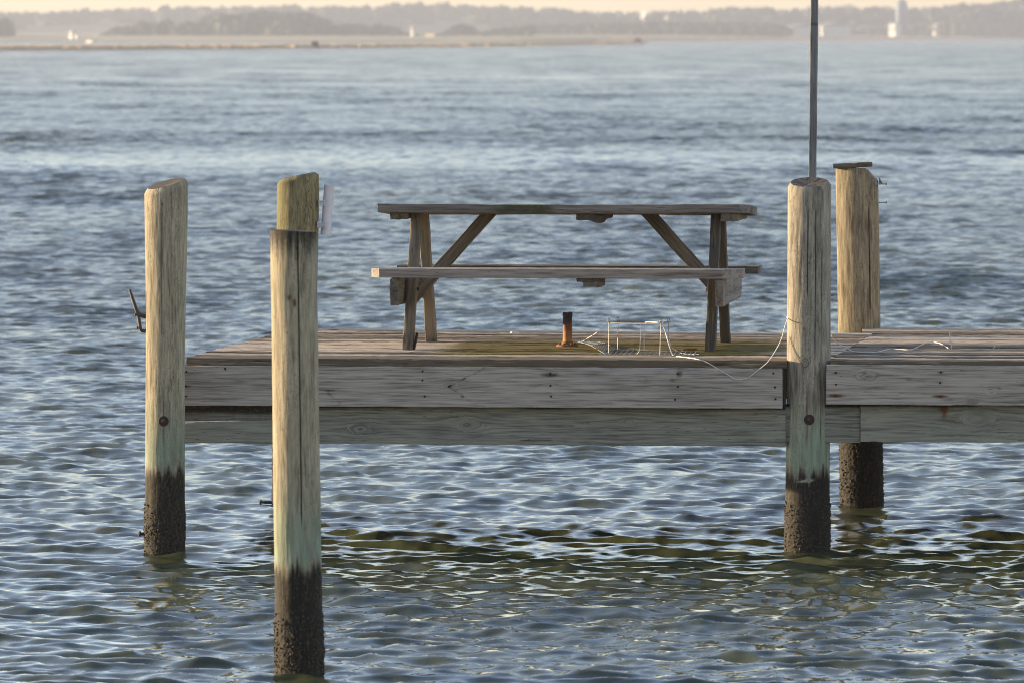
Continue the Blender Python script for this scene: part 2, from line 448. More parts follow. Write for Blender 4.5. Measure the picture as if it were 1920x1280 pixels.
fascia(1550.5, 1920, 683.5, 757.5, -.015, 'grey fascia board along the right walkway with rust streaks',
       [(1568,698,.7,.8),(1569,720,.4,.9),(1568,741,1.0,1.5),(1765,697,.7,.7),(1764,717,.35,.6),(1764,742,1.1,1.5)],
       [(1626,705,.020),(1822,753,.014),(1705,710,.006),(1860,735,.01)], length=4.6,
       extra=[(1780,748,.5,.06,.010),(1590,722,.4,.05,.004),(1640,705,.4,.03,.008)])
# dark butt end beside the pile
mb = MB(); a = onfront(1469, .045); a[2] = (Z(672, a[1]) + Z(760, a[1])) / 2 - .004
board(mb, a - W0*.105, W0, U0, V0, .205, .022, .06, nu=20, tone=.1, stain=lambda u, v, w: (0, .2, .75))
mb.build('end_block', M['fascia'], dock, DO)

def beams():
    out = []
    off = .055
    def common(hgt):
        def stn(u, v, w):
            top = np.exp(-((v - hgt/2) / .020) ** 2) * sstep(-.5, .3, fbm(u * 2.4, v*6, 3.0)) * .95  # dark top edge: stain, with shade under the fascia put into the colour
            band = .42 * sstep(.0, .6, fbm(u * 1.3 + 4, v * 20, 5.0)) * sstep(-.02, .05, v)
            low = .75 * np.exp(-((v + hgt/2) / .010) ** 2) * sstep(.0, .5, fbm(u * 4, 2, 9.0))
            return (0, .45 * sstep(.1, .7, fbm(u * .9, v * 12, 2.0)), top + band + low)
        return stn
    # long beam, split at its left end
    a = onfront(346, off); b = onfront(1474, off); jn = onfront(552, off)
    d = a[1]; zt, zb = Z(756, d), Z(829.5, d); h = zt - zb
    mb = MB()
    def kk(px, py, r, st): q = onfront(px, off); return (np.linalg.norm((q - st)[:2]), Z(py, q[1]) - (zt + zb)/2, r)
    L2 = np.linalg.norm((b - jn)[:2]); st0 = jn.copy(); st0[2] = (zt + zb)/2
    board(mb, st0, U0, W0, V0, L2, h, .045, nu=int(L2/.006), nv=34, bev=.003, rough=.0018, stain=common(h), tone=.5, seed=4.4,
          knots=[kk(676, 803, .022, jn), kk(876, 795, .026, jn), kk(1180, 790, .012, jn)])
    L1 = np.linalg.norm((jn - a)[:2])
    zc = Z(788, d); hu, hl = zt - zc, zc - zb
    ua = a.copy(); ua[2] = zc + hu/2
    def wu(u, v, w):   # lower edge rises towards the split end
        g = .004 * np.clip(1 - u / L1, 0, 1)
        e = .006 * (u / L1) + .001*noise(u*20, 0, 3)
        return v + np.where(v < 0, e + g*.0, 0) * (-2 * v / hu), w
    board(mb, ua, U0, W0, V0, L1, hu, .045, nu=90, nv=14, bev=.002, stain=lambda u, v, w: (0, .1, .55 * sstep(-.02, .02, v) + .4), tone=.42, seed=4.0, warp=wu)  # upper piece darkened likewise, stain and painted shade together
    la = a.copy(); la[2] = zb + hl/2
    def wl(u, v, w):
        e = .009 * (u / L1) - .011 * np.clip(1 - u / (L1*.78), 0, 1) + .0015*noise(u*20, 0, 3)
        return v + np.where(v > 0, e, 0) * (2 * v / hl), w
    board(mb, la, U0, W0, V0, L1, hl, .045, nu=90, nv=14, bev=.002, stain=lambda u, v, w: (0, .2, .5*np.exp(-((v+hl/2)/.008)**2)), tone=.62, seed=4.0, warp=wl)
    o = mb.build('beam', M['beam'], dock, DO); o['label'] = 'olive beam under the long fascia with a split left end'
    # two pieces on the right
    mb = MB(); a = onfront(1556, off + .012); b = onfront(1613.5, off + .012)
    zt, zb = Z(757, a[1]), Z(829, a[1]); a[2] = (zt + zb)/2; h = zt - zb
    L = np.linalg.norm((b - a)[:2])
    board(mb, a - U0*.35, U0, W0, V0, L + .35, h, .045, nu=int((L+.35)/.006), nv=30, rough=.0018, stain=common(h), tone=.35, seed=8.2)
    o = mb.build('beam', M['beam'], dock, DO); o['label'] = 'short beam piece just right of the front right pile'
    mb = MB(); a = onfront(1615, off - .002); zt, zb = Z(755, a[1]), Z(827, a[1]); a[2] = (zt + zb)/2; h = zt - zb
    def st2(u, v, w):
        r, g, k = common(h)(u, v, w)
        q = onfront(1772, off); ur = np.linalg.norm((q - a)[:2])
        r = .75 * np.exp(-((u - ur) / .020) ** 2) * sstep(-.05, .07, v) + .7 * np.exp(-((u - ur + .03) / .05) ** 2) * sstep(.045, .09, v)
        return (r, g, k)
    q = onfront(1830, off); kq = (np.linalg.norm((q - a)[:2]), Z(783, q[1]) - a[2], .030)
    board(mb, a, U0, W0, V0, 4.3, h, .045, nu=700, nv=34, rough=.0018, stain=st2, tone=.6, knots=[kq], seed=2.7)
    o = mb.build('beam', M['beam'], dock, DO); o['label'] = 'beam under the right walkway with a brown rust run'
    # rear beam and joists below the boards
    mb = MB(); a = onfront(346, 2.8) + U0*.6; a[2] = ZD - .14; board(mb, a, U0, W0, V0, 6.5, .18, .045, nu=60, tone=.3)
    mb.build('rear_beam', M['beam'], dock, DO)
    q = onfront(360, .1)
    for i in range(13):
        mb = MB(); p = q + U0 * (.06 + i * .56); p[2] = ZD - .038 - .093
        board(mb, p, V0, W0, U0, 2.75, .18, .04, nu=20, nv=3, tone=.3)
        mb.build('joist', M['beam'], dock, DO)
beams()

# ------------------------------------------------------------------ piles
def pile(label, d, cb, ct, ybase, ytop, rb, rt, mat, sx=0.0, sy=0.0, chamf=.06, chh=.012, topmat=None, stain=None, crack=None,
         bands=(.41, .24), seed=1.0, profile=None, shoulder=0.0):
    zb = -.45
    zt = Z(ytop, d)
    cbx, ctx = X(cb, d), X(ct, d)
    z0 = Z(ybase, d)
    nt, nz = 120, int((zt - zb) / .0055)
    th = np.linspace(0, 2*np.pi, nt, endpoint=False)
    zmax = zt
    shf = (lambda q: -shoulder * sstep(.35, 1.0, q))
    rim = zt + sx * rt * np.cos(th) + sy * rt * np.sin(th) + shf(np.cos(th))
    T = np.linspace(0, 1, nz)[:, None]
    zz = zb + (rim[None, :] - zb) * T
    TH = np.broadcast_to(th, zz.shape)
    fr = np.clip((zz - z0) / (zt - z0), -.3, 1.1)
    rad = rb + (rt - rb) * (fr if profile is None else profile(fr))
    cx, cy = np.cos(TH), np.sin(TH)
    a1 = fbm(cx * 1.1 + seed, cy * 1.1, zz * 1.6, 3); a2 = fbm(cx * 4 + seed, cy * 4, zz * 4.5, 3); a3 = noise(cx * 11 + seed, cy * 11, zz * 6)
    a4 = np.floor((fbm(cx*3.2 + seed*2, cy*3.2, zz*3.0, 3)) * 7) / 7
    rad = rad * (1 + .024 * a1 + .012 * a2 + .008 * a3 + .016 * a4 * sstep(.3, .6, zz))
    low = sstep(bands[1] + .06, bands[1] - .1, zz + .05*a2)
    bn = noise(cx * 17, cy * 17, zz * 150) + .7*noise(cx * 40, cy * 40, zz * 320)
    rad = rad + low * (.0035 * bn + .0025)
    st = np.zeros((*zz.shape, 4))
    drip = .045 * fbm(cx * 3 + seed, cy * 3, 0.3, 3) + .014 * noise(cx * 22, cy * 22, seed) + .012 * noise(cx * 47, cy * 47, seed) + .02*noise(cx*9, cy*9, zz*9)
    blk = sstep(bands[0] + drip + .055, bands[0] + drip - .065, zz)
    st[..., 2] = blk * np.clip(1.0 - .12 * low * sstep(-.4, .5, bn), 0, 1)
    ver = sstep(bands[0] + .60, bands[0] + .0, zz + .12 * a2) * (.72 + .4*a2)
    st[..., 1] = np.clip(ver, 0, 1) * (1 - blk)
    if stain is not None:
        r_, g_, k_ = stain(TH, zz, rad)
        st[..., 0] += r_; st[..., 1] += g_; st[..., 2] += k_
    if crack is not None:
        for (tc, za, zb_, wd) in crack:
            tw = tc + .05 * noise(zz * 2.3, 1, seed) + .012 * noise(zz * 14, 2, seed)
            dd = (TH - tc + np.pi) % (2*np.pi) - np.pi
            c = np.exp(-(dd / wd) ** 2) * sstep(za, za + .1, zz) * sstep(zb_ + .02, zb_ - .05, zz)
            rad = rad - .006 * c; st[..., 2] = np.maximum(st[..., 2], c * 1.2)
    axx = cbx + (ctx - cbx) * (zz - z0) / (zt - z0)
    Vv = np.stack([axx + rad * cx, d + rad * cy, zz], -1)
    gc = np.stack([zz + seed * 2, .1 * cx + seed, .1 * cy], -1)
    rows_v, rows_g, rows_s = [Vv], [gc], [st]
    # top: chamfer ring, then rings to the middle
    lastr = rad[-1]; rimz = rim
    topv, topg, tops = [], [], []
    specs = [(1 - chamf * .4, chh * .5), (1 - chamf, chh)]
    for (k, up) in specs:
        r = lastr * k * (1 + .01*noise(cx[-1]*6, cy[-1]*6, k*9)); z = zt + sx * r * np.cos(th) + sy * r * np.sin(th) + up + shf(np.cos(th)*k)
        topv.append(np.stack([ctx + r*np.cos(th), d + r*np.sin(th), z], -1)); topg.append(np.stack([z + seed*2, .1*np.cos(th) + seed, .1*np.sin(th)], -1))
        s_ = st[-1].copy(); s_[:, 2] = np.clip(s_[:, 2] + .1, 0, 1); tops.append(s_)
    Vs = np.concatenate([Vv.reshape(-1, 3)] + topv); Gs = np.concatenate([gc.reshape(-1, 3)] + topg); Ss = np.concatenate([st.reshape(-1, 4)] + tops)
    rowsN = nz + 2
    i = (np.arange(rowsN - 1)[:, None] * nt + np.arange(nt)[None, :]); j = (np.arange(rowsN - 1)[:, None] * nt + (np.arange(nt)[None, :] + 1) % nt)
    fcs = np.stack([i, j, j + nt, i + nt], -1).reshape(-1, 4).tolist()
    org = np.array([cbx, d, 0.0])
    root = thing('wooden_piling', label, 'piling', org)
    mb = MB(); mb.add(Vs, fcs, Gs, Ss); shaft = mb.build('shaft', mat, root, org, sharp=55)
    # end grain cap
    mb = MB(); vv, gg = [], []
    ks = [1, .9, .75, .6, .45, .3, .15, .02]
    for k in ks:
        r = lastr * (1 - chamf) * k; 
        x, y = r*np.cos(th), r*np.sin(th)
        z = zt + sx*x + sy*y + chh + shf(np.cos(th)*k*(1 - chamf)) + (.004 * fbm(x*60, y*60, seed, 3) - .006*(1-k)) * (k < 1)
        vv.append(np.stack([ctx + x, d + y, z], -1)); gg.append(np.stack([.02*np.hypot(x, y) + seed, x, y], -1))
    m = len(ks)
    i = (np.arange(m - 1)[:, None] * nt + np.arange(nt)[None, :]); j = (np.arange(m - 1)[:, None] * nt + (np.arange(nt)[None, :] + 1) % nt)
    f = np.stack([i, j, j + nt, i + nt], -1).reshape(-1, 4).tolist() + [tuple((m-1)*nt + q for q in range(nt))]
    mb.add(np.concatenate(vv), f, np.concatenate(gg)); mb.build('end_grain', topmat or M['pile_top'], root, org)
    # barnacles
    mb = MB(); rg = np.random.default_rng(int(seed * 100))
    N = 1700
    zz_ = bands[1] * (1 - rg.random(N) ** .75 * 1.12); tt = rg.random(N) * 2 * np.pi
    clump = fbm(np.cos(tt) * 3 + seed, np.sin(tt) * 3, zz_ * 14, 3)
    keep = clump > rg.random(N) * .7 - .30
    vs, fs = [], []; n = 0
    for z, t_ in zip(zz_[keep], tt[keep]):
        f_ = (z - z0) / (zt - z0)
        r = (rb + (rt - rb) * (f_ if profile is None else profile(f_))) * 1.0 + .002
        c = np.array([cbx + (ctx - cbx) * f_ + r*math.cos(t_), d + r*math.sin(t_), z])
        nr = unit((math.cos(t_) + rg.normal()*.25, math.sin(t_) + rg.normal()*.25, rg.normal()*.3)); a = unit(np.cross(nr, (.2, .3, 1))); b = np.cross(nr, a)
        s_ = rg.uniform(.0025, .0065); hh = s_ * rg.uniform(.7, 1.4)
        for q in range(5):
            w = 2*math.pi*q/5 + t_*7; vs.append(c + s_*(math.cos(w)*a + math.sin(w)*b) - nr*.002)
        for q in range(5):
            w = 2*math.pi*q/5 + t_*7; vs.append(c + s_*.5*(math.cos(w)*a + math.sin(w)*b) + nr*hh)
        fs += [(n+q, n+(q+1) % 5, n+5+(q+1) % 5, n+5+q) for q in range(5)] + [tuple(n+5+q for q in range(5))]; n += 10
    mb.add(np.array(vs), fs); o = mb.build('barnacles', M['barnacle'], root, org, smooth=False); o['kind'] = 'stuff'
    return root, org, shaft, (cbx, ctx, z0, zt)

def side_at(org, info, r, px, py, d):
    """front surface point of a pile under a pixel"""
    z = Z(py, d); cx = info[0] + (info[1] - info[0]) * (z - info[2]) / (info[3] - info[2])
    dx = np.clip(X(px, d) - cx, -r*.98, r*.98); dy = -math.sqrt(r*r - dx*dx)
    return np.array([cx + dx, d + dy, z]), math.atan2(dy, dx) % (2*math.pi)

WR = lambda t: (t + np.pi) % (2*np.pi) - np.pi
def front_th(dxfrac): return (2*math.pi - math.acos(dxfrac)) % (2*math.pi)
def boltrun(py_bolt, d, px, c, r):
    zc = Z(py_bolt, d); tc = front_th(np.clip((X(px, d) - X(c, d)) / r, -.99, .99))
    def f(T, z, rad):
        w = np.abs(WR(T - tc))
        up = np.exp(-(w / (.045 + .03*np.clip((z - zc)*3, 0, 1))) ** 2) * sstep(zc + .26, zc + .05, z) * sstep(zc - .01, zc + .03, z)
        dn = np.exp(-((w - .02) / .05) ** 2) * sstep(zc - .22, zc - .05, z) * sstep(zc + .01, zc - .03, z)
        return .75 * up + .6 * dn
    return f

DA = dist_on(1036, 0)
pa = (DA, 308)
runA = boltrun(787, DA, 308, 309.5, .097)
def stA(T, z, r):
    g = .0
    return runA(T, z, r), 0, .18 * sstep(.2, .7, fbm(np.cos(T)*3, np.sin(T)*3, z*2.5, 3))
pileA = pile('slant-topped piling at the left end of the dock with an iron cleat', DA, 308.0, 312.3, 1036, 353.5, .0962, .106, M['pile'],
             sx=.26, sy=.16, chamf=.15, chh=.024, stain=stA, seed=1.3, profile=lambda f: sstep(.55, 1.0, f), crack=[(front_th(.32), .7, 1.6, .010), (front_th(-.15), 1.0, 1.75, .008)])
DB = dist_on(1262, 0)
def stB(T, z, r):
    k1 = np.exp(-((z - Z(557, DB)) / .016) ** 2 - ((WR(T - front_th(-.18))) / .13) ** 2)
    k2 = np.exp(-((z - Z(567, DB)) / .018) ** 2 - ((WR(T - front_th(.03))) / .09) ** 2)
    top = sstep(1.58, 1.76, z + .06*fbm(np.cos(T)*7, np.sin(T)*7, z*3, 3)) * .75
    grn = .35 * sstep(.1, .6, np.cos(T)) * sstep(1.0, 1.5, z)
    return .75*(k1 + k2), 0, .3*(k1+k2) + top
pileB = pile('nearest freestanding piling, tall and flat-topped in front of the dock', DB, 561.0, 550.5, 1262, 433.0, .0935, .0915, M['pile'],
             sx=-.045, sy=.0, chamf=.02, chh=.001, stain=stB, seed=2.2, crack=[(front_th(.20), .55, 1.8, .022), (front_th(.62), .3, 1.2, .010)], bands=(.425, .25))
DC = dist_on(1037, 0)
runC = boltrun(784, DC, 1512, 1516, .106)
def stC(T, z, r):
    sc = np.exp(-((z - Z(868, DC) - .025*np.cos(T)) / .006) ** 2) * sstep(-.1, .5, np.cos(T)) + np.exp(-((z - Z(898, DC) - .012*np.cos(T)) / .006) ** 2) * sstep(.5, .1, np.abs(np.cos(T)+.1))
    dk = .42 * sstep(-.2, .5, fbm(np.cos(T)*3+4, np.sin(T)*3, z*1.5, 3)) * sstep(.9, 1.4, z)
    return runC(T, z, r), sc*.4, dk - sc * 1.2
pileC = pile('front right piling with a dark dished top and white cord tied round', DC, 1514.5, 1517.5, 1037, 349.5, .1075, .1055, M['pile_grey'],
             sx=.03, sy=.24, chamf=.13, chh=.020, stain=stC, seed=3.1, crack=[(front_th(.25), .9, 1.7, .014), (front_th(.55), .5, 1.5, .008), (front_th(-.1), 1.2, 1.7, .01)], bands=(.40, .26))
DDd = dist_on(946, 0)
pileD = pile('rear right piling with a loose scrap board lying on its top', DDd, 1616.5, 1606.0, 946, 320.0, .113, .1145, M['pile_brown'],
             sx=-.02, sy=-.0, chamf=.08, chh=.012, shoulder=.055, crack=[(front_th(-.12), 1.0, 1.75, .010), (front_th(.18), .9, 1.75, .010), (front_th(.5), 1.0, 1.6, .007)], seed=4.7, stain=lambda T, z, r: (0, 0, .2*sstep(.1, .6, fbm(np.cos(T)*3, np.sin(T)*3, z*2, 3))), bands=(.62, .46))
DE = dist_on(947, 0)
pileE = pile('mossy olive rear left piling with a grey rod holder on it', DE, 549.0, 559.3, 947, 337.0, .1105, .1115, M['pile_olive'],
             sx=.22, sy=-.04, chamf=.20, chh=.020, seed=5.9, stain=lambda T, z, r: (0, .6*sstep(-.1, -.7, np.cos(T))*sstep(1.3, 1.5, z), .35*sstep(1.73, 1.80, z)), bands=(.62, .46))

def bolt(pl, px, py, d, r, name='bolt'):
    root, org, shaft, info = pl
    p, t = side_at(org, info, r, px, py, d); nr = np.array([math.cos(t), math.sin(t), 0])
    mb = MB(); lathe(mb, p - nr*.012, [(.0255, 0), (.0255, .015), (.0235, .017), (.004, .0165)], 24, nr)
    w = mb.build('washer', M['nail'], root, org)
    mb = MB(); lathe(mb, p + nr*.003, [(.0125, 0), (.012, .008), (.007, .010), (.0065, .016), (.003, .017)], 6, nr)
    mb.build('bolt', M['dark_rust'], root, org)
bolt(pileA, 308, 787, DA, .097)
bolt(pileC, 1516, 784, DC, .1065)
# bolt ends just above the water
for pl, px, py, d, k in ((pileE, 508, 941, DE, .05), (pileA, 269, 1000, DA, .012)):
    root, org, shaft, info = pl
    q = P(px, py, d); mb = MB(); tube(mb, [q + (.02, 0, 0), q - (k*.6, 0, 0), q - (k, 0, 0)], [.008, .008, .006], 8); lathe(mb, q - (k, 0, 0), [(.013, 0), (.014, .008), (.009, .014)], 8, (-1, 0, .1))
    mb.build('bolt', M['nail'], root, org)

# iron cleat on the left piling
def cleat():
    d = DA; q = lambda x, y: P(x, y, d)
    org = q(272, 605); root = thing('dock_cleat', 'black iron cleat bolted to the side of the left piling', 'cleat', org)
    mb = MB()
    tube(mb, spline([q(243.5, 544), q(248, 558), q(254, 576), q(259, 592), q(261.5, 606), q(264, 619)]), np.concatenate([np.linspace(.0065, .0095, 20), np.linspace(.0095, .008, 21)]), 10)
    tube(mb, spline([q(255, 579), q(261, 588), q(267, 592), q(276, 593.5)]), np.linspace(.0075, .0115, 25), 10)
    tube(mb, spline([q(263, 617), q(266, 620), q(270, 620.5), q(276, 620.5)]), np.linspace(.008, .0095, 25), 10)
    lathe(mb, q(243.6, 544.5), [(.002, -.004), (.0065, 0), (.0062, .003), (.004, .006), (.001, .007)], 10, (-.2, 0, 1))
    mb.build('horn', M['iron'], root, org)
    for (x, y) in ((252.5, 590), (256, 615)):
        mb = MB(); lathe(mb, q(x + 3, y), [(.007, 0), (.0075, .006), (.003, .010)], 8, (-1, 0, .15)); mb.build('bolt', M['nail'], root, org)
cleat()

# rod holder on the rear left piling
def clip_mesh(p, s=1.0, ln=.06):
    mb = MB()
    for dz in (.013, -.013):
        box(mb, p + np.array([ln*.5, 0, dz*s]), (ln, .03, .0035), tone=.5)
    box(mb, p + np.array([ln, 0, 0]), (.004, .032, .034*s)); box(mb, p + np.array([.004, 0, 0]), (.004, .034, .030*s))
    box(mb, p + np.array([ln*.55, .004, 0]), (ln*.8, .012, .018*s))
    return mb
def rod_holder():
    d = DE - .02; a, b = P(617.5, 347, d), P(610.5, 441, d)
    org = P(600, 395, d); root = thing('rod_holder', 'pale grey plastic rod holder tube clipped to the olive piling', 'rod holder', org)
    mb = MB(); ax = unit(a - b); L = np.linalg.norm(a - b); r = .0275
    lathe(mb, b, [(r*.86, .01), (r*.86, 0), (r, 0), (r, L*.97), (r*1.05, L*.985), (r*1.05, L), (r*.9, L), (r*.88, L*.9)], 28, ax)
    mb.build('tube', M['pvc'], root, org)
    for (x, y) in ((597, 380.5), (594.5, 421.5)):
        clip_mesh(P(x, y, d - .040), 1.0, P(611, y, d)[0] - P(x, y, d)[0] - .005).build('clip', M['pvc'], root, org, smooth=False)
rod_holder()
for (x, y, lab) in ((1639, 345.5, 'upper small metal clip on the rear right piling'), (1638.5, 380, 'lower small metal clip on the rear right piling')):
    d = DDd - .05; p = P(x, y, d); L = P(1662, y, d)[0] - p[0]
    mb = MB(); box(mb, p + (L/2, 0, 0), (L, .03, .006)); box(mb, p + (L, 0, .0), (.006, .034, .012)); box(mb, p + (.006, -.012, .001), (.016, .012, .016))
    lathe(mb, p + (.006, -.018, .001), [(.004, 0), (.004, .004), (.001, .005)], 8, (0, -1, 0))
    o = mb.build('holder_clip', M['wire'], None, p, smooth=False); tag(o, lab, 'clip', 'empty clips on the rear right piling')
# scrap board on the rear right piling
mb = MB(); d = DDd - .03; a, b = P(1562.5, 312.0, d), P(1626, 308.5, d); L = np.linalg.norm(b - a)
board(mb, a, unit(b - a), (0.05, 1, .0), (0, 0, 1), L, .17, .024, nu=16, nv=8, bev=.003, rough=.002,
      e1=lambda v, w: .028 * (v / .17 + .5) - .028 - .02*(w < 0)*0, stain=lambda u, v, w: (0, 0, .2 + .3*(w < 0)), tone=.45,
      warp=lambda u, v, w: (v, w - .0035*sstep(.09, .10, u)*sstep(.125, .115, u)))
o = mb.build('scrap_board', M['leg'], None, P(1600, 316, d)); tag(o, 'loose brown scrap board lying on top of the rear right piling', 'board')
# grey wedge bracket beside the upper clip
mb = MB(); d = DDd - .02; q = [P(1648, 333, d), P(1656, 345, d), P(1648, 345, d)]
v = [p + (0, k, 0) for k in (-.02, .02) for p in q]; mb.add(v, [(0,1,2),(5,4,3),(0,3,4,1),(1,4,5,2),(2,5,3,0)])
o = mb.build('wedge_bracket', M['stick'], None, P(1650, 345, d), smooth=False); tag(o, 'small grey wedge sitting above the upper clip on the rear right piling', 'bracket')

# thin stick behind the front right piling
d = DC + .16; lo = P(1522.5, 300, d); lo[2] = ZD; hi = P(1529.5, -240, d)
up = P(1527.3, 0, d) - P(1523.6, 330, d); up = unit(up); lo = P(1523.6, 330, d) - up * ((Z(330, d) - ZD) / up[2]); hi = P(1527.3, 0, d) + up * .9
mb = MB(); s_ = unit((math.cos(R(12)), -math.sin(R(12)), 0))
beam_between(mb, lo, hi, .033, .033, np.cross(s_, (0, 0, 1)), nv=5, nt=5, nu=200, bev=.003, rough=.0006,
             stain=lambda u, v, w: (0, 0, sum(.5*np.exp(-((u - k)/.006)**2) for k in (1.63, 1.92, 2.08)) + .15), tone=.5)
o = mb.build('wooden_pole', M['stick'], None, lo); tag(o, 'thin grey square pole rising behind the front right piling', 'pole')

# ------------------------------------------------------------------ picnic table
def table():
    rt = R(5.5); u = np.array([math.cos(rt), -math.sin(rt), 0]); v = np.array([math.sin(rt), math.cos(rt), 0]); w = np.array([0, 0, 1.0])
    c = np.array([.286, 39.48, ZD])
    root = thing('picnic_table', 'weathered wooden picnic table with attached benches on the dock', 'picnic table', c)
    Lc = lambda a, b, z: c + a*u + b*v + w*z
    def mo(k, s=0.0): 
        return lambda uu, vv, ww: (0, np.clip(k * sstep(-.1, .6, fbm(uu*3 + s, vv*7, ww*7 + s)), 0, 1), .15*sstep(.2, .6, fbm(uu*5, vv*20, s)))
    # tabletop
    ti = R(2.5); vt = math.cos(ti)*v - math.sin(ti)*w; wt = math.cos(ti)*w + math.sin(ti)*v
    mb = MB(); n = 5; pw = .142; zt = .728
    for i in range(n):
        b = -.357 + pw*(i + .5)
        o = Lc(-.9325 + random.uniform(-.006, .006)*(i > 0), -.357, zt) + vt*(pw*(i + .5)) - wt*.0215
        dr = 0.0
        clip = (lambda vv, ww: .022*np.clip(.5 - vv/pw - .25, 0, 1)*1.2) if i == 0 else None
        clipr = (lambda vv, ww: .045*sstep(.1, -.55, vv/pw)) if i == 0 else None
        board(mb, o, u, vt, wt, 1.865, pw - .008, .043, nu=110, nv=6, nt=6, bev=.005, rough=.0025, stain=mo(.85, i*3.7), tone=random.uniform(.3, .7),
              e1=clipr, knots=[(.62, .02, .014), (1.2, -.02, .01)], bow=-.004 + .002*i)
    mb.build('tabletop', M['table'], root, c)
    # seats
    for (bf, zz, sg, lab) in ((-.715, .411, 1, 'paler front bench seat with a bright cut end'), (.56, .394, -1, 'darker rear bench seat')):
        mb = MB()
        for k in range(2):
            pw = .125; o = Lc(-.936, bf + pw*(k + .5), zz - .0225)
            el = (lambda vv, ww: .055*sstep(.55, -.55, vv/.125) - .055) if (k == 0 and sg > 0) else None
            el2 = (lambda vv, ww: -.03 + .0*vv) if (k == 0 and sg > 0) else None
            e_l = (lambda vv, ww: np.clip((vv + .0625)/.125, 0, 1)*-.0 + 0*vv)
            board(mb, o, u, v, w, 1.862, pw - .008, .045 if sg > 0 else .038, nu=170, nv=12, nt=12, bev=.0035, rough=.0015,
                  e0=(lambda vv, ww: .052*(.5 - vv/.117)) if (sg > 0 and k == 0) else None,
                  e1=(lambda vv, ww: .10*(.5 - vv/.117)) if (sg > 0 and k == 0) else None,
                  stain=mo(.25 if sg > 0 else .8, k*5 + zz), tone=.55 if sg > 0 else .3, seed=11.3 + k + sg,
                  knots=[(.93, .0, .016)] if sg > 0 else [(1.3, 0, .012)])
        o = mb.build('bench_seat', M['seat'] if sg > 0 else M['table'], root, c); o['label'] = lab
    # cross beams under the seats
    for s in (-1, 1):
        mb = MB(); a = s*.812
        p = Lc(a, -.70, .362 - .068); L = 1.40
        cut = lambda vv, ww: .05*np.clip(-vv/.068 - .1, 0, 1)
        board(mb, p, v, w, u, L, .135, .040, nu=60, nv=16, nt=6, bev=.004, rough=.002, e0=cut, e1=cut, stain=mo(.35 if s > 0 else .6, s*2.2), tone=.65 if s > 0 else .4, seed=20.5 + s,
              knots=[(.1, .0, .02)])
        # rear end drops with the rear seat
        o = mb.build('cross_beam', M['table'], root, c)
        mb = MB(); lathe(mb, Lc(s*.737, -.355, .30), [(.009, 0), (.009, .012), (.005, .016)], 8, -s*u); mb.build('bolt', M['nail'], root, c)
    # legs
    for s in (-1, 1):
        for (bb, bt) in ((-.53, -.13), (.57, .18)):
            mb = MB()
            p, q = Lc(s*.758, bb, 0.0), Lc(s*.758, bt, .684 - (.012 if bt > 0 else 0))
            sl = (bt - bb) / .684
            th = math.atan(sl)
            wd = .092
            def e0(vv, ww, th=th): return vv * math.tan(th) * -1.0 + abs(math.tan(th))*wd/2*0
            def rot_st(uu, vv, ww, s=s, bb=bb):
                low = sstep(.16, .0, uu)
                r = .0
                if s < 0 and bb < 0: r = .9*np.exp(-((uu - .05)/.012)**2 - ((ww)/.008)**2)
                return (r, .55*low*(bb > 0) + .35*sstep(0, .6, fbm(uu*4, vv*9, s + bb)), .35*low*sstep(0, .5, fbm(uu*9, vv*40, ww*40)))
            U_ = unit(q - p); W_ = u; V_ = np.cross(W_, U_)
            e = lambda vv, ww, V_=V_, U_=U_: -vv * V_[2] / U_[2]
            e1 = lambda vv, ww, V_=V_, U_=U_: vv * V_[2] / U_[2]
            board(mb, p, U_, V_, W_, np.linalg.norm(q - p), wd, .048, nu=60, nv=8, nt=6, bev=.004, rough=.0022, e0=e, e1=e1, stain=rot_st,
                  tone=.05 if s > 0 else (.45 if bb < 0 else .95), seed=30 + s + bb)
            if s < 0 and bb < 0:   # splintered flake at the foot
                beam_between(mb, Lc(s*.758 + .026, bb + .01, .0), Lc(s*.758 + .042, bb + .03, .082), .045, .010, u, nu=10, tone=.05, stain=lambda uu, vv, ww: (0, 0, .8))
            o = mb.build('leg', M['leg'], root, c)
    # battens under the top
    def batten(a, b0, b1, wd, th, z, rot=0.0, tone=.4, dark=.2, name='batten', mat='leg', e0=None, drop=0.0):
        mb = MB(); p = Lc(a, b0, z)
        board(mb, p, unit(v + rot*u), unit(u - rot*v), w, b1 - b0, wd, th, nu=30, nv=10, nt=5, bev=.004, rough=.003, e0=e0, tone=tone, stain=lambda uu, vv, ww: (0, .4*sstep(0, .5, fbm(uu*6, vv*9, a)), dark),
              warp=(lambda uu, vv, ww: (vv, ww - drop*sstep(-.02, .06, vv)*sstep(.2, 0, uu) - .004*noise(uu*30, vv*60, 2)*sstep(.1, 0, uu))) if drop else None)
        return mb.build(name, M[mat], root, c)
    batten(-.832, -.31, .31, .085, .036, .665)
    batten(.838, -.33, .31, .088, .040, .662, tone=.5)
    batten(.135, -.31, .30, .132, .038, .665, tone=.3, dark=.35, drop=.016)
    batten(.165, -.69, -.48, .125, .020, .356, tone=.3, dark=.3, name='seat_batten'); batten(.182, -.70, -.50, .09, .021, .3345, tone=.4, dark=.2, name='seat_batten')
    batten(.165, .56, .80, .125, .03, .345, tone=.3, dark=.3, name='seat_batten')
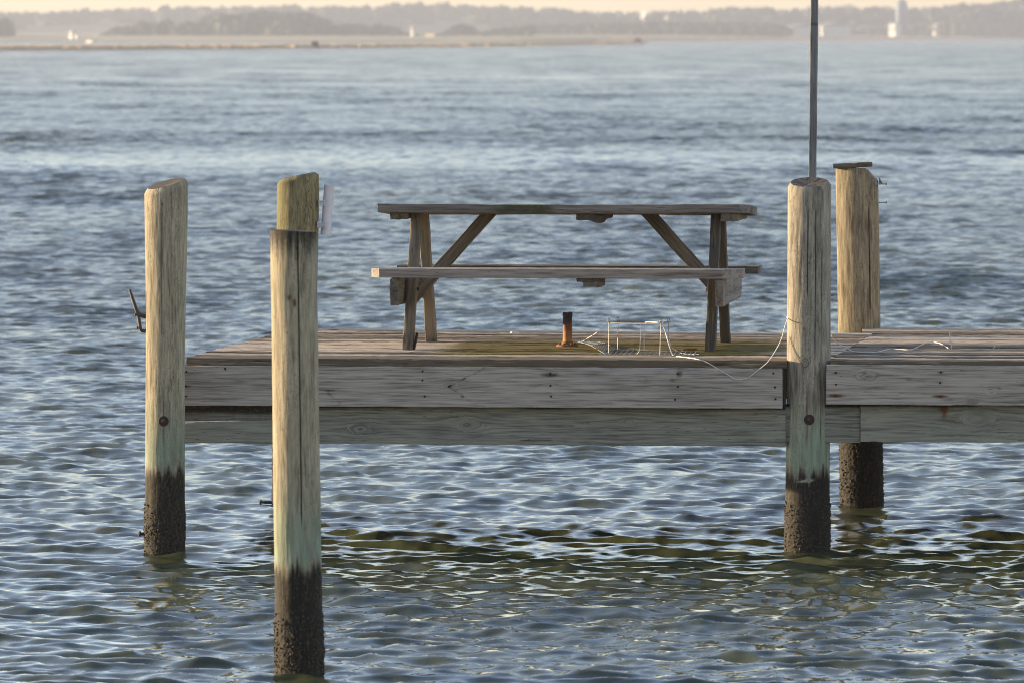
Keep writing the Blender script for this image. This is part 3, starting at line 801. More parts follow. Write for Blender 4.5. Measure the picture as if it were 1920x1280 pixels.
    # diagonal braces
    for s in (-1, 1):
        mb = MB(); p, q = Lc(s*.395, .03, .682), Lc(s*.80, .03, .235)
        U_ = unit(q - p); e0 = lambda vv, ww: 0
        V_ = np.cross(v, U_); 
        beam_between(mb, p, q, .062, .042, v, nu=50, nv=8, nt=5, bev=.003, e0=(lambda vv, ww, V_=V_, U_=U_: -vv*V_[2]/U_[2]),
                     stain=lambda uu, vv, ww: (0, .1, .25*sstep(0, .6, fbm(uu*5, vv*25, 2))), tone=.45, seed=41 + s)
        mb.build('brace', M['leg'], root, c)
table()

# ------------------------------------------------------------------ small things on the dock
def ondeck(px, py, dz=0.0): p = P(px, py, dist_on(py, ZD + dz)); return p
def rust_post():
    b = ondeck(1064, 650); org = b
    root = thing('rusty_post', 'short rusty iron pipe on a bolted flange under the table', 'post', org)
    mb = MB(); n, m = 28, 40; vs, tn = [], []
    Hh = .163
    for i in range(m + 1):
        z = .006 + Hh*i/m
        for k in range(n):
            t = 2*math.pi*k/n; r = .0235 + .0007*noise(math.cos(t)*3, math.sin(t)*3, z*60) + (.0018 if z > Hh - .012 else 0) - (.0015 if abs(z - Hh + .014) < .003 else 0)
            top = .010*noise(math.cos(t)*1.5 + 4, math.sin(t)*1.5, 1) if i == m else 0
            vs.append(b + (r*math.cos(t), r*math.sin(t), z + top)); tn.append(z/Hh)  # tone rises with height and carries the painted shadow
    for k in range(n):
        t = 2*math.pi*k/n; vs.append(b + (.018*math.cos(t), .018*math.sin(t), Hh - .004)); tn.append(1)
    for k in range(n):
        t = 2*math.pi*k/n; vs.append(b + (.018*math.cos(t), .018*math.sin(t), Hh - .05)); tn.append(1)
    f = [(i*n+k, i*n+(k+1) % n, (i+1)*n+(k+1) % n, (i+1)*n+k) for i in range(m+2) for k in range(n)] + [tuple((m+2)*n+k for k in range(n))]
    mb.add(np.array(vs), f); mb.tn = [np.array(tn)]; mb.build('pipe', M['pipe'], root, org)
    mb = MB(); lathe(mb, b, [(.056, -.002), (.056, .008), (.052, .011), (.031, .012), (.029, .024), (.0255, .027)], 32); mb.build('flange', M['rust'], root, org)
    for k in range(4):
        t = k*math.pi/2 + .5; mb = MB(); lathe(mb, b + (.043*math.cos(t), .043*math.sin(t), .010), [(.008, 0), (.008, .006), (.004, .007), (.004, .012), (.001, .0125)], 6); mb.build('bolt', M['rust'], root, org)
rust_post()

def trap():
    fl, fr = ondeck(1141.5, 664), ondeck(1237.5, 667); bl, br = ondeck(1158, 657), ondeck(1253.5, 660)
    org = (fl + br)/2; root = thing('crab_trap', 'sprung open wire crab trap with one side fallen flat', 'crab trap', org)
    hts = {}
    for nm, b, yt, lean in (('fl', fl, 599, 0), ('bl', bl, 596, .002), ('fr', fr, 600, .004), ('br', br, 597.5, 0)):
        h = Z(yt, b[1]) - ZD; t = b + (lean, 0, h); hts[nm] = t
        mb = MB(); r = .006
        loop = [t + (0, 0, -r) + np.array([r*.9*math.sin(q), .004*math.cos(q), r*1.5*math.cos(q)]) for q in np.linspace(math.pi, -math.pi*.95, 16)]
        tube(mb, [b + (0, 0, .003), (b + t)/2 + (0, 0, -.01)] + [t + (0, 0, -.035)] + loop, .0018, 6); mb.build('upright', M['wire'], root, org)
    mb = MB(); dz = np.array([0, 0, -.017])
    A, B_, D_, E_ = hts['fl'] + dz, hts['fr'] + dz, hts['br'] + dz, hts['bl'] + dz
    for a, b in ((A, B_), (B_, D_), (D_, E_), (E_, A)): tube(mb, [a, (a+b)/2 - (0, 0, .002), b], .0024, 6)
    for k in np.linspace(.15, .85, 5): tube(mb, [A + (E_-A)*k, B_ + (D_-B_)*k], .0011, 5)
    for k in np.linspace(.08, .92, 10): tube(mb, [A + (B_-A)*k, E_ + (D_-E_)*k], .0011, 5)
    mb.build('top_panel', M['wire'], root, org)
    mb = MB(); up = np.array([0, 0, .004]); 
    f0, f1, f2, f3 = ondeck(1124, 666) + up, ondeck(1300, 668.5) + up, ondeck(1305, 660) + up, ondeck(1135, 656.5) + up
    for a, b in ((f0, f1), (f1, f2), (f2, f3), (f3, f0)): tube(mb, [a, b], .0022, 6)
    for k in np.linspace(.14, .86, 5): tube(mb, [f0 + (f3-f0)*k, f1 + (f2-f1)*k], .0012, 5)
    for k in np.linspace(.05, .95, 18): tube(mb, [f0 + (f1-f0)*k, f3 + (f2-f3)*k + (0, 0, .004*math.sin(9*k))], .0012, 5)
    mb.build('base_panel', M['wire'], root, org)
    mb = MB(); g0, g1, g2, g3 = ondeck(1135, 665) + up, ondeck(1158, 656) + up, ondeck(1108, 642) + up*2, ondeck(1079, 643.5) + up*3
    for a, b in ((g0, g1), (g1, g2), (g2, g3), (g3, g0)): tube(mb, [a, (a+b)/2 + (0, 0, .012), b], .0014, 6)
    for k in np.linspace(.12, .88, 7): tube(mb, [g0 + (g1-g0)*k, (g0 + (g1-g0)*k + g3 + (g2-g3)*k)/2 + (0, 0, .012), g3 + (g2-g3)*k], .0012, 5)
    for k in np.linspace(.12, .88, 8): tube(mb, [g0 + (g3-g0)*k + (0, 0, .024*k*(1-k)*2), g1 + (g2-g1)*k + (0, 0, .024*k*(1-k)*2)], .0012, 5)
    mb.build('side_panel', M['wire'], root, org)
    # pull strings
    mb = MB(); a = hts['fl'] + dz; b = ondeck(1090, 641); tube(mb, spline([a, (a+b)/2 - (0, 0, .006), b]), .0016, 5)
    a = (A*.38 + B_*.62) + (0, 0, -.004); q = spline([a, a + (-.003, -.005, -.05), ondeck(1199, 655, .03), ondeck(1192, 664), ondeck(1175, 667), ondeck(1168, 664)]); tube(mb, q, .0012, 5)
    a = A*.2 + B_*.8; tube(mb, spline([A*.3+B_*.7 + (0, 0, .004), a + (0, 0, .006), B_ + (0, .0, .004), B_*.6+D_*.4 + (0, 0, .005)]), .003, 6)
    a = A*.15 + B_*.85; tube(mb, [E_*.48+D_*.52, bl*.48 + br*.52 + up], .0016, 5)
    mb.build('string', M['cord'], root, org)
    return hts
H_ = trap()
def cords():
    f = lambda px, py: onfront(px, -.043) * (1, 1, 0) + np.array([0, 0, Z(py, onfront(px, -.043)[1])])
    a = H_['fr'] + (.004, -.004, -.012)
    # from trap to front right pile
    lift = np.array([0, 0, .004])
    pts = [a, P(1247, 622, a[1]), P(1254, 645, a[1] - .05), ondeck(1262, 667) + lift, ondeck(1275, 669.5) + lift, onfront(1302, -.006, ZD + .006), f(1322, 677), f(1345, 690), f(1367, 703), f(1384, 711), f(1404, 706.5), f(1422, 693), f(1440, 678), f(1455, 656), f(1466, 634), f(1472, 612)]
    pc = P(1477, 596, DC - .02); pts.append(pc)
    # round the back of the pile, then along the walkway
    r = .110
    for k in np.linspace(2.9, 1.0, 5): pts.append(np.array([X(1517, DC) + r*math.cos(k), DC + r*math.sin(k), Z(596 + (2.9-k)*8, DC)]))
    pts += [P(1557, 626, DC + .10), P(1562, 637, DC + .25), ondeck(1580, 652) + lift*2, ondeck(1600, 659.5) + lift, ondeck(1622, 661) + lift, ondeck(1645, 660.5) + lift, ondeck(1668, 655.5) + lift,
            ondeck(1688, 656) + lift, ondeck(1708, 656.5) + lift, ondeck(1722, 651) + lift, ondeck(1736, 644.5) + lift, ondeck(1752, 643) + lift, ondeck(1766, 646.5) + lift, ondeck(1780, 655.5) + lift]
    mb = MB(); tube(mb, spline(pts, 8), .0022, 6)
    tag(mb.build('cord', M['cord'], None, ondeck(1400, 668)), 'long white cord trailing from the crab trap round the front right piling', 'cord')
    # second strand on the right of the trap
    b = H_['br'] + (0, 0, -.02)
    mb = MB(); tube(mb, spline([b, P(1254, 630, b[1]), P(1258, 648, b[1]), ondeck(1268, 659) + lift, ondeck(1280, 663.5) + lift, ondeck(1296, 665) + lift, ondeck(1310, 665.5) + lift]), .0018, 5)
    tag(mb.build('cord', M['cord'], None, ondeck(1280, 664)), 'short slack strand of cord at the right side of the crab trap', 'cord')
    # loop on the pile
    q = P(1556.5, 521, DC - .01); mb = MB(); tube(mb, [q + np.array([.008*math.sin(t) , .012*math.cos(t*2), .023*math.cos(t)]) for t in np.linspace(0, 2*math.pi, 18)], .0018, 5)
    tag(mb.build('cord', M['cord'], None, q), 'tiny white cord loop on the edge of the front right piling', 'cord')
    # frayed upright end
    b = ondeck(1783.5, 655); tp = P(1781, 616, b[1]); mb = MB()
    for k in range(5):
        o1, o2 = random.uniform(-.006, .006), random.uniform(-.008, .008)
        tube(mb, spline([b, b + (.0, 0, .03), b*.5 + tp*.5 + (o1*.7 - .004, o2*.5, 0), tp + (o1 + .004, o2, random.uniform(-.02, .005))]), [.0018]*12 + [.0011]*13, 5)
    tag(mb.build('frayed_cord', M['cord'], None, b), 'frayed white cord end sticking up from the walkway boards', 'cord')
    # small wire staple on the walkway
    b = ondeck(1868, 653); mb = MB(); tube(mb, spline([b - (.013, 0, 0), b + (-.006, 0, .012), b + (.004, 0, .011), b + (.013, 0, 0)]), .0015, 5)
    tag(mb.build('bent_wire', M['wire'], None, b), 'small bent wire hoop lying on the right walkway', 'wire')
    # added dark ring and line, modelling the cord's shadow on the pile
    p, t = side_at(pileC[1], pileC[3], .109, 1508, 678, DC); mb = MB()
    tube(mb, [p + np.array([.016*math.cos(q), -.004 + .002*math.sin(q), .022*math.sin(q)]) for q in np.linspace(0, 2*math.pi, 24)], .0012, 5)
    p2, _ = side_at(pileC[1], pileC[3], .109, 1486, 650, DC)
    p1, _ = side_at(pileC[1], pileC[3], .110, 1480, 630, DC); p3, _ = side_at(pileC[1], pileC[3], .109, 1497, 672, DC)
    tube(mb, spline([p1, p2, p3, p + (-.014, -.004, -.008)]), .0012, 5)
    tag(mb.build('shadow_ring', M['nail'], None, p), 'thin dark wire with a ring hanging on the front right piling', 'wire')
cords()
# shell at the back of the deck
b = ondeck(963, 625.5); mb = MB(); vs = []
n, m = 20, 8
for i in range(m):
    for k in range(n):
        t = 2*math.pi*k/n; q = i/(m-1)*math.pi/2; r = math.cos(q)
        vs.append(b + (.024*r*math.cos(t)*(1+.2*math.cos(t)), .017*r*math.sin(t), .012*math.sin(q)*(1 + .25*math.cos(t*6)*r) + .001))
mb.add(np.array(vs), [(i*n+k, i*n+(k+1) % n, (i+1)*n+(k+1) % n, (i+1)*n+k) for i in range(m-1) for k in range(n)] + [tuple(range(n))[::-1], tuple((m-1)*n+k for k in range(n))])
tag(mb.build('shell', M['shell'], None, b), 'pale shell lying near the back edge of the decking', 'shell')
# strip of rusty metal by the right front leg and dark strip behind
for (xa, ya, xb, yb, nm, lab, mt) in ((1279, 657.5, 1307, 656, 'rusty_bar', 'thin rusty bar lying beside the right front table leg', 'rust'),
                                  (1352, 604, 1356, 638, 'broken_slat', 'dark splintered slat leaning on the right rear table leg', 'leg')):
    if nm == 'rusty_bar':
        a, b = ondeck(xa, ya) + (0, 0, .004), ondeck(xb, yb) + (0, 0, .004); mb = MB(); tube(mb, spline([a, (a+b)/2 + (0, .005, .002), b]), .0035, 6); lathe(mb, b - (.01, 0, 0), [(.006, 0), (.006, .006), (.002, .007)], 6)
    else:
        b = ondeck(1356, 640); a = P(xa, ya, b[1] + .02); mb = MB(); beam_between(mb, b, a, .03, .009, (1, 0, 0), nu=14, e1=lambda vv, ww: .03*np.clip(vv/.03 + .5, 0, 1), tone=.1, stain=lambda uu, vv, ww: (0, .2, .6))
    tag(mb.build(nm, M[mt], None, b), lab, 'bar' if nm == 'rusty_bar' else 'slat')

#WATERBEGIN
# ------------------------------------------------------------------ water
def water():
    ds = [27.0]
    while ds[-1] < 6550:
        d = ds[-1]; k = .00105 if d < 120 else (.00088 if d < 420 else .00088 + .0050*min(1, (d - 420)/500))
        ds.append(d * (1 + k))
    ds = np.array(ds); nr = len(ds); nc = 800
    sx = np.linspace(-1, 1, nc)
    hw = .078 * ds + 2.2
    Xg = (hw[:, None] * sx[None, :]).astype(np.float32); Yg = np.broadcast_to(ds[:, None], Xg.shape).astype(np.float32)
    dx = 2 * hw / nc; dy = np.gradient(ds)
    rg = np.random.default_rng(5)
    N = 210
    lam = np.exp(np.linspace(math.log(.085), math.log(3.4), N)) * rg.uniform(.97, 1.03, N)
    k = 2*np.pi/lam
    lp = .43
    slope = .0195 * (np.exp(-.5*(lam/lp)**2) + .26*np.exp(-(lam/1.7)**2)) * (1 + .65*np.exp(-((np.log(lam/ .28))/.42)**2))
    spread = np.where(lam > .35, R(26), R(36))
    ang = R(-90 - 14) + rg.normal(size=N)*spread
    kx, ky = (k*np.cos(ang)).astype(np.float32), (k*np.sin(ang)).astype(np.float32)
    ph = rg.uniform(0, 2*np.pi, N).astype(np.float32)
    amp = slope / k
    # gusts and slicks: patches where the ripples are stronger or weaker
    gx, gy = Xg, Yg
    gust = 1 + .24*fbm(gx/7, gy/16, 0.0, 3) + .20*fbm(gx/60, gy/28, 4.0, 4)*sstep(50, 160, gy)
    slick = np.exp(-((Yg - 158 + 9*noise(Xg/14, 0, 3) - .2*Xg)/17)**2)
    gust = np.clip(gust * (1 - .42*slick), .3, 2).astype(np.float32)
    Zg = np.zeros_like(Xg); DX = np.zeros_like(Xg); DY = np.zeros_like(Xg)
    lost = np.zeros(nr); far = (1 + .6*sstep(70, 260, ds)).astype(np.float32)[:, None]      # more wind further out
    for i in range(N):
        samp = np.maximum(np.abs(kx[i])*dx, np.abs(ky[i])*dy)      # phase advance between samples
        w = 1 - sstep(2.1, 3.1, samp)
        lost += (1 - w*w) * slope[i]**2 / 2
        rows = np.nonzero(w > .01)[0]
        if len(rows) == 0: continue
        r1 = rows[-1] + 1
        p = kx[i]*Xg[:r1] + ky[i]*Yg[:r1] + ph[i]
        g = gust[:r1] if lam[i] < .9 else 1.0
        if .4 < lam[i] < 1.4: g = g * far[:r1]
        a = (amp[i]*w[:r1]).astype(np.float32)[:, None]*g
        s = np.sin(p); Zg[:r1] += a*np.cos(p)
        q = .85
        DX[:r1] -= q*a*s*(kx[i]/k[i]); DY[:r1] -= q*a*s*(ky[i]/k[i])
    rough = np.sqrt(np.clip(np.sqrt(2*lost)*.35, .0012, .06)) [:, None] * np.clip(gust, .5, 1.4)**.5
    chop = np.sqrt(lost)[:, None] * np.clip(gust, .4, 1.5)
    # skirts so that the sheet reaches far to both sides and behind
    ext = np.array([1.5, 5, 25, 150, 900, 4000.0])
    XL = -(hw[:, None] + ext[::-1][None, :]); XR = hw[:, None] + ext[None, :]
    XX = np.concatenate([XL, Xg + DX, XR], 1); z0 = np.zeros((nr, 6))
    YY = np.concatenate([np.repeat(ds[:, None], 6, 1), Yg + DY, np.repeat(ds[:, None], 6, 1)], 1)
    ZZ = np.concatenate([z0, Zg, z0], 1); RR = np.concatenate([z0 + .3, rough, z0 + .3], 1); CH = np.concatenate([z0 + .1, chop, z0 + .1], 1)
    near = np.array([-400, -60, 0, 18, 25.0])
    XX = np.concatenate([np.repeat(XX[:1], 5, 0), XX]); YY = np.concatenate([np.repeat(near[:, None], XX.shape[1], 1), YY])
    ZZ = np.concatenate([np.zeros((5, XX.shape[1])), ZZ]); RR = np.concatenate([np.full((5, XX.shape[1]), .3), RR]); CH = np.concatenate([np.full((5, XX.shape[1]), .05), CH])
    rows, cols = XX.shape
    co = np.stack([XX, YY, ZZ], -1).reshape(-1, 3).astype(np.float32)
    i = np.arange(rows-1)[:, None]*cols + np.arange(cols-1)[None, :]
    fa = np.stack([i, i+1, i+1+cols, i+cols], -1).reshape(-1, 4).astype(np.int32)
    me = bpy.data.meshes.new('water'); me.vertices.add(len(co)); me.vertices.foreach_set('co', co.ravel())
    nf = len(fa); me.loops.add(nf*4); me.loops.foreach_set('vertex_index', fa.ravel())
    me.polygons.add(nf); me.polygons.foreach_set('loop_start', np.arange(0, nf*4, 4, dtype=np.int32))
    me.polygons.foreach_set('use_smooth', np.ones(nf, bool)); me.update(calc_edges=True)
    a = me.attributes.new('rough', 'FLOAT', 'POINT'); a.data.foreach_set('value', RR.astype(np.float32).ravel())
    a = me.attributes.new('chop', 'FLOAT', 'POINT'); a.data.foreach_set('value', CH.astype(np.float32).ravel())
    t = NT('bay_water'); t.b.inputs['Base Color'].default_value = (.043, .050, .024, 1)
    t.b.inputs['IOR'].default_value = 1.333
    t.l(t.attr('rough', 'Fac'), t.b.inputs['Roughness'])
    tc = t.n('ShaderNodeNewGeometry')
    n = t.noise(t.vmul(tc.outputs['Position'], (16, 9, 0)), 3, .6, .5)
    bp = t.n('ShaderNodeBump'); bp.inputs['Strength'].default_value = .25; bp.inputs['Distance'].default_value = .008
    t.l(n, bp.inputs['Height'])
    # ripples too small for the mesh: tilt the normal by their slope
    def wob(sc, det):
        x = t.n('ShaderNodeTexNoise'); t.put(x.inputs['Vector'], t.vmul(tc.outputs['Position'], sc)); x.inputs['Scale'].default_value = 1
        x.inputs['Detail'].default_value = det; x.inputs['Roughness'].default_value = .65
        y = t.n('ShaderNodeVectorMath', operation='SUBTRACT'); t.l(x.outputs['Color'], y.inputs[0]); y.inputs[1].default_value = (.5, .5, .5); return y.outputs[0]
    ad = t.n('ShaderNodeVectorMath', operation='ADD'); t.l(wob((2.3, .75, 0), 4), ad.inputs[0])
    a2 = t.n('ShaderNodeVectorMath', operation='SCALE'); t.l(wob((.22, .07, 0), 3), a2.inputs[0]); a2.inputs['Scale'].default_value = .8; t.l(a2.outputs[0], ad.inputs[1])
    fl_ = t.vmul(ad.outputs[0], (6.0, 9.0, 0.0))
    sc_ = t.n('ShaderNodeVectorMath', operation='SCALE'); t.l(fl_, sc_.inputs[0]); t.l(t.attr('chop', 'Fac'), sc_.inputs['Scale'])
    sm = t.n('ShaderNodeVectorMath', operation='ADD'); t.l(bp.outputs[0], sm.inputs[0]); t.l(sc_.outputs[0], sm.inputs[1])
    nm = t.n('ShaderNodeVectorMath', operation='NORMALIZE'); t.l(sm.outputs[0], nm.inputs[0])
    t.l(nm.outputs[0], t.b.inputs['Normal'])
    me.materials.append(t.m)
    o = bpy.data.objects.new('water', me); C.objects.link(o); o['kind'] = 'structure'
water()
#WATEREND

# ------------------------------------------------------------------ far shore
def land(name, front, depth, z, mat, kind='structure', label=None, rise=1.2):
    """front: list of (px, py) along the water's edge"""
    mb = MB(); fr = []
    for (px, py) in front: d = dist_on(py, 0); fr.append(P(px, py, d))
    fr = spline(fr, 10); vs = []
    for i, p in enumerate(fr):
        n_ = .5 + .5*noise(i*.7, 0, 1)
        for (b, zz) in ((0, -1.0), (1, -.02), (5 + 6*n_, z*.7), (25, z) if rise < 2 else (420, z*2.6), (depth, z*rise)): vs.append((p[0]*(1 + b/p[1]), p[1] + b, zz))
    m = len(fr)
    f = [(i*5+k, (i+1)*5+k, (i+1)*5+k+1, i*5+k+1) for i in range(m-1) for k in range(4)]
    mb.add(np.array(vs), f); o = mb.build(name, mat); o['kind'] = kind; return fr
M['marsh'] = plain('dry_marsh_grass', (.40,.26,.13), (.55,.38,.20), .15, .95)
M['grass'] = plain('marsh_grass_blades', (.46,.33,.20), (.60,.45,.29), .15, .95)
M['field'] = plain('dry_field', (.20,.18,.10), (.30,.26,.15), .02, .95)
M['leaves'] = plain('far_leaves', (.026,.042,.028), (.055,.075,.046), .12, .95)
M['white'] = plain('white_paint', (.46,.45,.43), (.54,.53,.51), .4, .6)
M['roof'] = plain('grey_roof', (.16,.15,.15), (.24,.23,.22), .4, .8)
M['glass'] = plain('dark_window', (.03,.04,.05), (.06,.07,.08), .5, .15)
M['bluegrey'] = plain('blue_grey_steel', (.07,.10,.15), (.10,.14,.20), .2, .6)
M['hut'] = plain('dark_brush', (.012,.010,.008), (.03,.024,.018), 2.0, .95)

land('terrain', [(-900, 79.5), (0, 79.2), (1000, 79.0), (1300, 77.6), (1600, 75.6), (1920, 74.0), (2700, 72.5)], 3300, .9, M['field'], rise=5)
marsh_front = land('marsh', [(-900, 99), (-300, 97.5), (0, 96), (300, 94.0), (590, 91.5), (900, 88), (1120, 84.5), (1190, 83.5)], 260, .25, M['marsh'])
def grass_band(front, depth, n, h, seed):
    rg = np.random.default_rng(seed); mb = MB(); vs, fs = [], []; k = 0
    seg = np.linspace(0, len(front)-1.001, n)
    for s in seg:
        i = int(s); p = front[i]*(1-(s-i)) + front[i+1]*(s-i); b = depth * rg.random()**1.7; q = np.array([p[0]*(1 + b/p[1]), p[1] + b, .0])
        w = rg.uniform(.5, 1.3); hh = h*rg.uniform(.75, 1.05); yaw = rg.uniform(-1, 1)
        for t in range(3):
            c = q + np.array([rg.normal()*.8, rg.normal()*.8, 0]); e = np.array([math.cos(yaw+t), math.sin(yaw+t)*.6, 0])*w
            vs += [c - e, c + e, c + e*.6 + (0, 0, hh), c - e*.5 + (0, 0, hh*rg.uniform(.75, 1))]; fs.append((k, k+1, k+2, k+3)); k += 4
    mb.add(np.array(vs), fs); o = mb.build('marsh_grass', M['grass'], smooth=False); o['kind'] = 'stuff'; return o
grass_band(marsh_front, 160, 15000, .75, 3)
land('marsh', [(1120, 78.9), (1300, 77.8), (1600, 75.8), (1920, 74.2), (2500, 72.9)], 300, 1.0, M['marsh'])
rf = [P(x, y, dist_on(y, 0)) for (x, y) in [(1150, 78.4), (1300, 77.5), (1600, 75.5), (1920, 73.9), (2300, 73)]]
o = grass_band(spline(rf, 10), 400, 9000, 1.6, 4)

def woods(name, profile, d, base, seed, dens, jit=350, clump=1.7):
    """profile: (px, py of the tree tops); each tree a heap of leaf clumps around a trunk line"""
    rg = np.random.default_rng(seed); mb = MB(); vs, fs = [], []; k = 0
    px = np.array([p[0] for p in profile], float); py = np.array([p[1] for p in profile], float)
    xs = np.arange(px[0], px[-1], dens)
    for x in xs:
        x = x + rg.normal()*dens*.4; top = np.interp(x, px, py); dd = d + rg.random()*jit
        zt = Z(top, dd) - abs(rg.normal())*.06*max(2, Z(top, dd)); p = P(x, top, dd)
        if zt < base + 1.5: continue
        hgt = zt - base; rw = min(hgt*.42, 6.5)*rg.uniform(.75, 1.2)
        m = int(34 + 20*rg.random())
        for q in range(m):
            t = rg.random()**.8; zz = base + hgt*(.10 + .9*t); env = rw*math.sqrt(max(.02, 1 - abs(2*(.1 + .9*t) - 1.05)**2.2))
            a = rg.random()*6.283; r = env*math.sqrt(rg.random())
            c = np.array([p[0] + r*math.cos(a), dd + r*math.sin(a), zz]); s = clump*rg.uniform(.5, 1.15)*max(.4, min(1.2, hgt/11))
            n1 = unit(rg.normal(size=3)); n2 = unit(np.cross(n1, rg.normal(size=3)))
            vs += [c - n1*s - n2*s*.6, c + n1*s - n2*s*.8, c + n1*s*.8 + n2*s, c - n1*s*.7 + n2*s*.9]; fs.append((k, k+1, k+2, k+3)); k += 4
    mb.add(np.array(vs), fs); o = mb.build(name, M['leaves'], smooth=False); o['kind'] = 'stuff'; return o
woods('woods', [(-300,30),(0,27),(40,28),(80,27),(150,25),(200,23),(290,21),(310,17),(400,17),(480,15),(520,14),(600,18),(640,16),(700,17),(760,11),(800,9),(860,12),(920,16),(960,18),(1010,19),(1050,20),(1085,28),(1130,27),(1160,28),(1200,27),(1260,26),(1330,25),(1350,19),(1430,18),(1470,24),(1530,18),(1600,16),(1650,18),(1700,20),(1780,19),(1800,9),(1830,12),(1880,4),(1920,1),(2300,4)], 4600, .8, 21, 7, jit=500, clump=2.6)
def hill():
    mb = MB(); xs = np.linspace(-900, 2900, 160); vs = []
    for x in xs:
        for (dd, f) in ((4500, 0), (4700, .55), (5000, 1.0), (5800, 1.0), (6200, 0)):
            top = np.interp(x, [-900, 0, 500, 800, 1050, 1250, 1600, 1920, 2900], [34, 36, 25, 22, 30, 38, 30, 22, 24]) + 2*noise(x*.02, 0, 3)
            h = Z(top, 5000)
            vs.append((X(x, dd), dd, .5 + h*f))
    m = len(xs); mb.add(np.array(vs), [(i*5+k, (i+1)*5+k, (i+1)*5+k+1, i*5+k+1) for i in range(m-1) for k in range(4)])
    o = mb.build('hills', M['leaves']); o['kind'] = 'structure'
hill()
woods('woods', [(-300,40),(0,38),(14,38),(22,60),(24,90)], 3050, .6, 22, 3, jit=150)
woods('woods', [(182,78),(190,66),(215,52),(240,50),(262,40),(290,44),(318,40),(328,56),(340,46),(356,42),(372,46),(385,36),(410,28),(450,27),(500,23),(540,26),(580,28),(605,36),(625,45),(700,47),(745,52),(752,60),(775,66),(800,66),(835,62),(850,50),(870,46),(892,54),(900,62),(925,56),(960,52),(1000,48)], 3150, .6, 23, 4.2, jit=250)
woods('woods', [(990,48),(1060,46),(1150,44),(1250,43),(1340,44),(1400,43),(1450,46),(1478,52),(1484,60)], 3650, .7, 24, 4.2, jit=250)
woods('woods', [(1730,46),(1775,30),(1800,24),(1825,20),(1850,19),(1880,22),(1900,24),(1950,20),(2300,26)], 4450, .8, 25, 4.5, jit=250)
woods('woods', [(1480,64),(1520,62),(1550,56),(1570,52),(1590,60),(1610,56),(1650,50),(1665,54),(1690,58),(1720,48)], 4300, .8, 26, 6, jit=200)

def gable(name, label, cat, px0, px1, ytop, ybase, d, depth=None, group=None, roof=.3, windows=3, wallmat='white'):
    a, b = P(px0, ybase, d), P(px1, ybase, d); zt = Z(ytop, d); zb = min(max(a[2], .8), 2.4); w = b[0] - a[0]; depth = depth or w*.8
    org = np.array([(a[0] + b[0])/2, d + depth/2, zb]); root = thing(name, label, cat, org, group); root.rotation_euler = (0, 0, R(-50))
    he = zb + (zt - zb)*(1 - roof)
    mb = MB(); box(mb, (org[0], org[1], (zb - 1 + he)/2), (w, depth, he - zb + 1)); mb.build('wall', M[wallmat], root, org, smooth=False)
    mb = MB(); o_ = .4; x0, x1 = a[0] - o_, b[0] + o_; y0, y1 = d - o_, d + depth + o_; ym = d + depth/2
    mb.add(np.array([(x0, y0, he), (x1, y0, he), (x1, y1, he), (x0, y1, he), (x0, ym, zt), (x1, ym, zt)]), [(0,1,5,4), (2,3,4,5), (1,2,5), (3,0,4), (3,2,1,0)])
    mb.build('roof', M['roof'], root, org, smooth=False)
    for k in range(windows):
        x = a[0] + w*(k + .5)/windows; hh = (he - zb)*.35
        mb = MB(); box(mb, (x, d - .02, zb + (he - zb)*.55), (w/windows*.3, .06, hh)); mb.build('window', M['glass'], root, org, smooth=False)
gable('white_house', 'small white house at the edge of the far left field', 'house', 130, 139, 56, 73, 2900, roof=.3, windows=2)
gable('white_shed', 'white shed right beside the small white house far left', 'shed', 141, 147, 62, 73, 2920, roof=.3, windows=1)
gable('boat_shed', 'low pale shed on the far left shore behind the marsh', 'shed', 163, 181, 77, 84, 2600, roof=.4, windows=2)
gable('long_building', 'long low white building left of the thin pole on the far shore', 'building', 1487, 1517, 45, 55, 3950, depth=20, roof=.3, windows=6)
gable('long_building', 'long low white building right of the thin pole on the far shore', 'building', 1545, 1576, 42, 51, 4000, depth=20, roof=.3, windows=6)
gable('white_house', 'boxy white house with a bright front below the far tower', 'house', 1669, 1688, 43, 61, 4250, roof=.12, windows=2)
gable('white_house', 'tiny pale house low on the far right shore', 'house', 1750, 1760, 44, 52, 4450, roof=.35, windows=2)
gable('white_house', 'tiny white house in the far trees above the middle of the table', 'house', 771, 776, 49, 56, 3120, roof=.35, windows=1)
gable('white_house', 'pale long house low in the far trees left of the table end', 'house', 806, 834, 61, 67, 3100, depth=8, roof=.35, windows=5, wallmat='field')
def tower():
    d = 4500; p = P(1691, 60, d); p[2] = .8; root = thing('water_tower', 'tall blue grey bullet shaped tower on the far right shore', 'tower', p)
    h = Z(-1, d) - .8; r = (X(1703, d) - X(1679, d))/2
    mb = MB(); lathe(mb, p, [(r*.86, 0), (r*.86, h*.28), (r, h*.34), (r, h*.70), (r*.93, h*.82), (r*.72, h*.92), (r*.4, h*.98), (.2, h)], 28); mb.build('tank', M['bluegrey'], root, p)
    mb = MB(); lathe(mb, p + (0, 0, h*.31), [(r*1.05, 0), (r*1.12, .1), (r*1.12, 1.0), (r*1.05, 1.0)], 28); mb.build('gallery', M['bluegrey'], root, p)
tower()
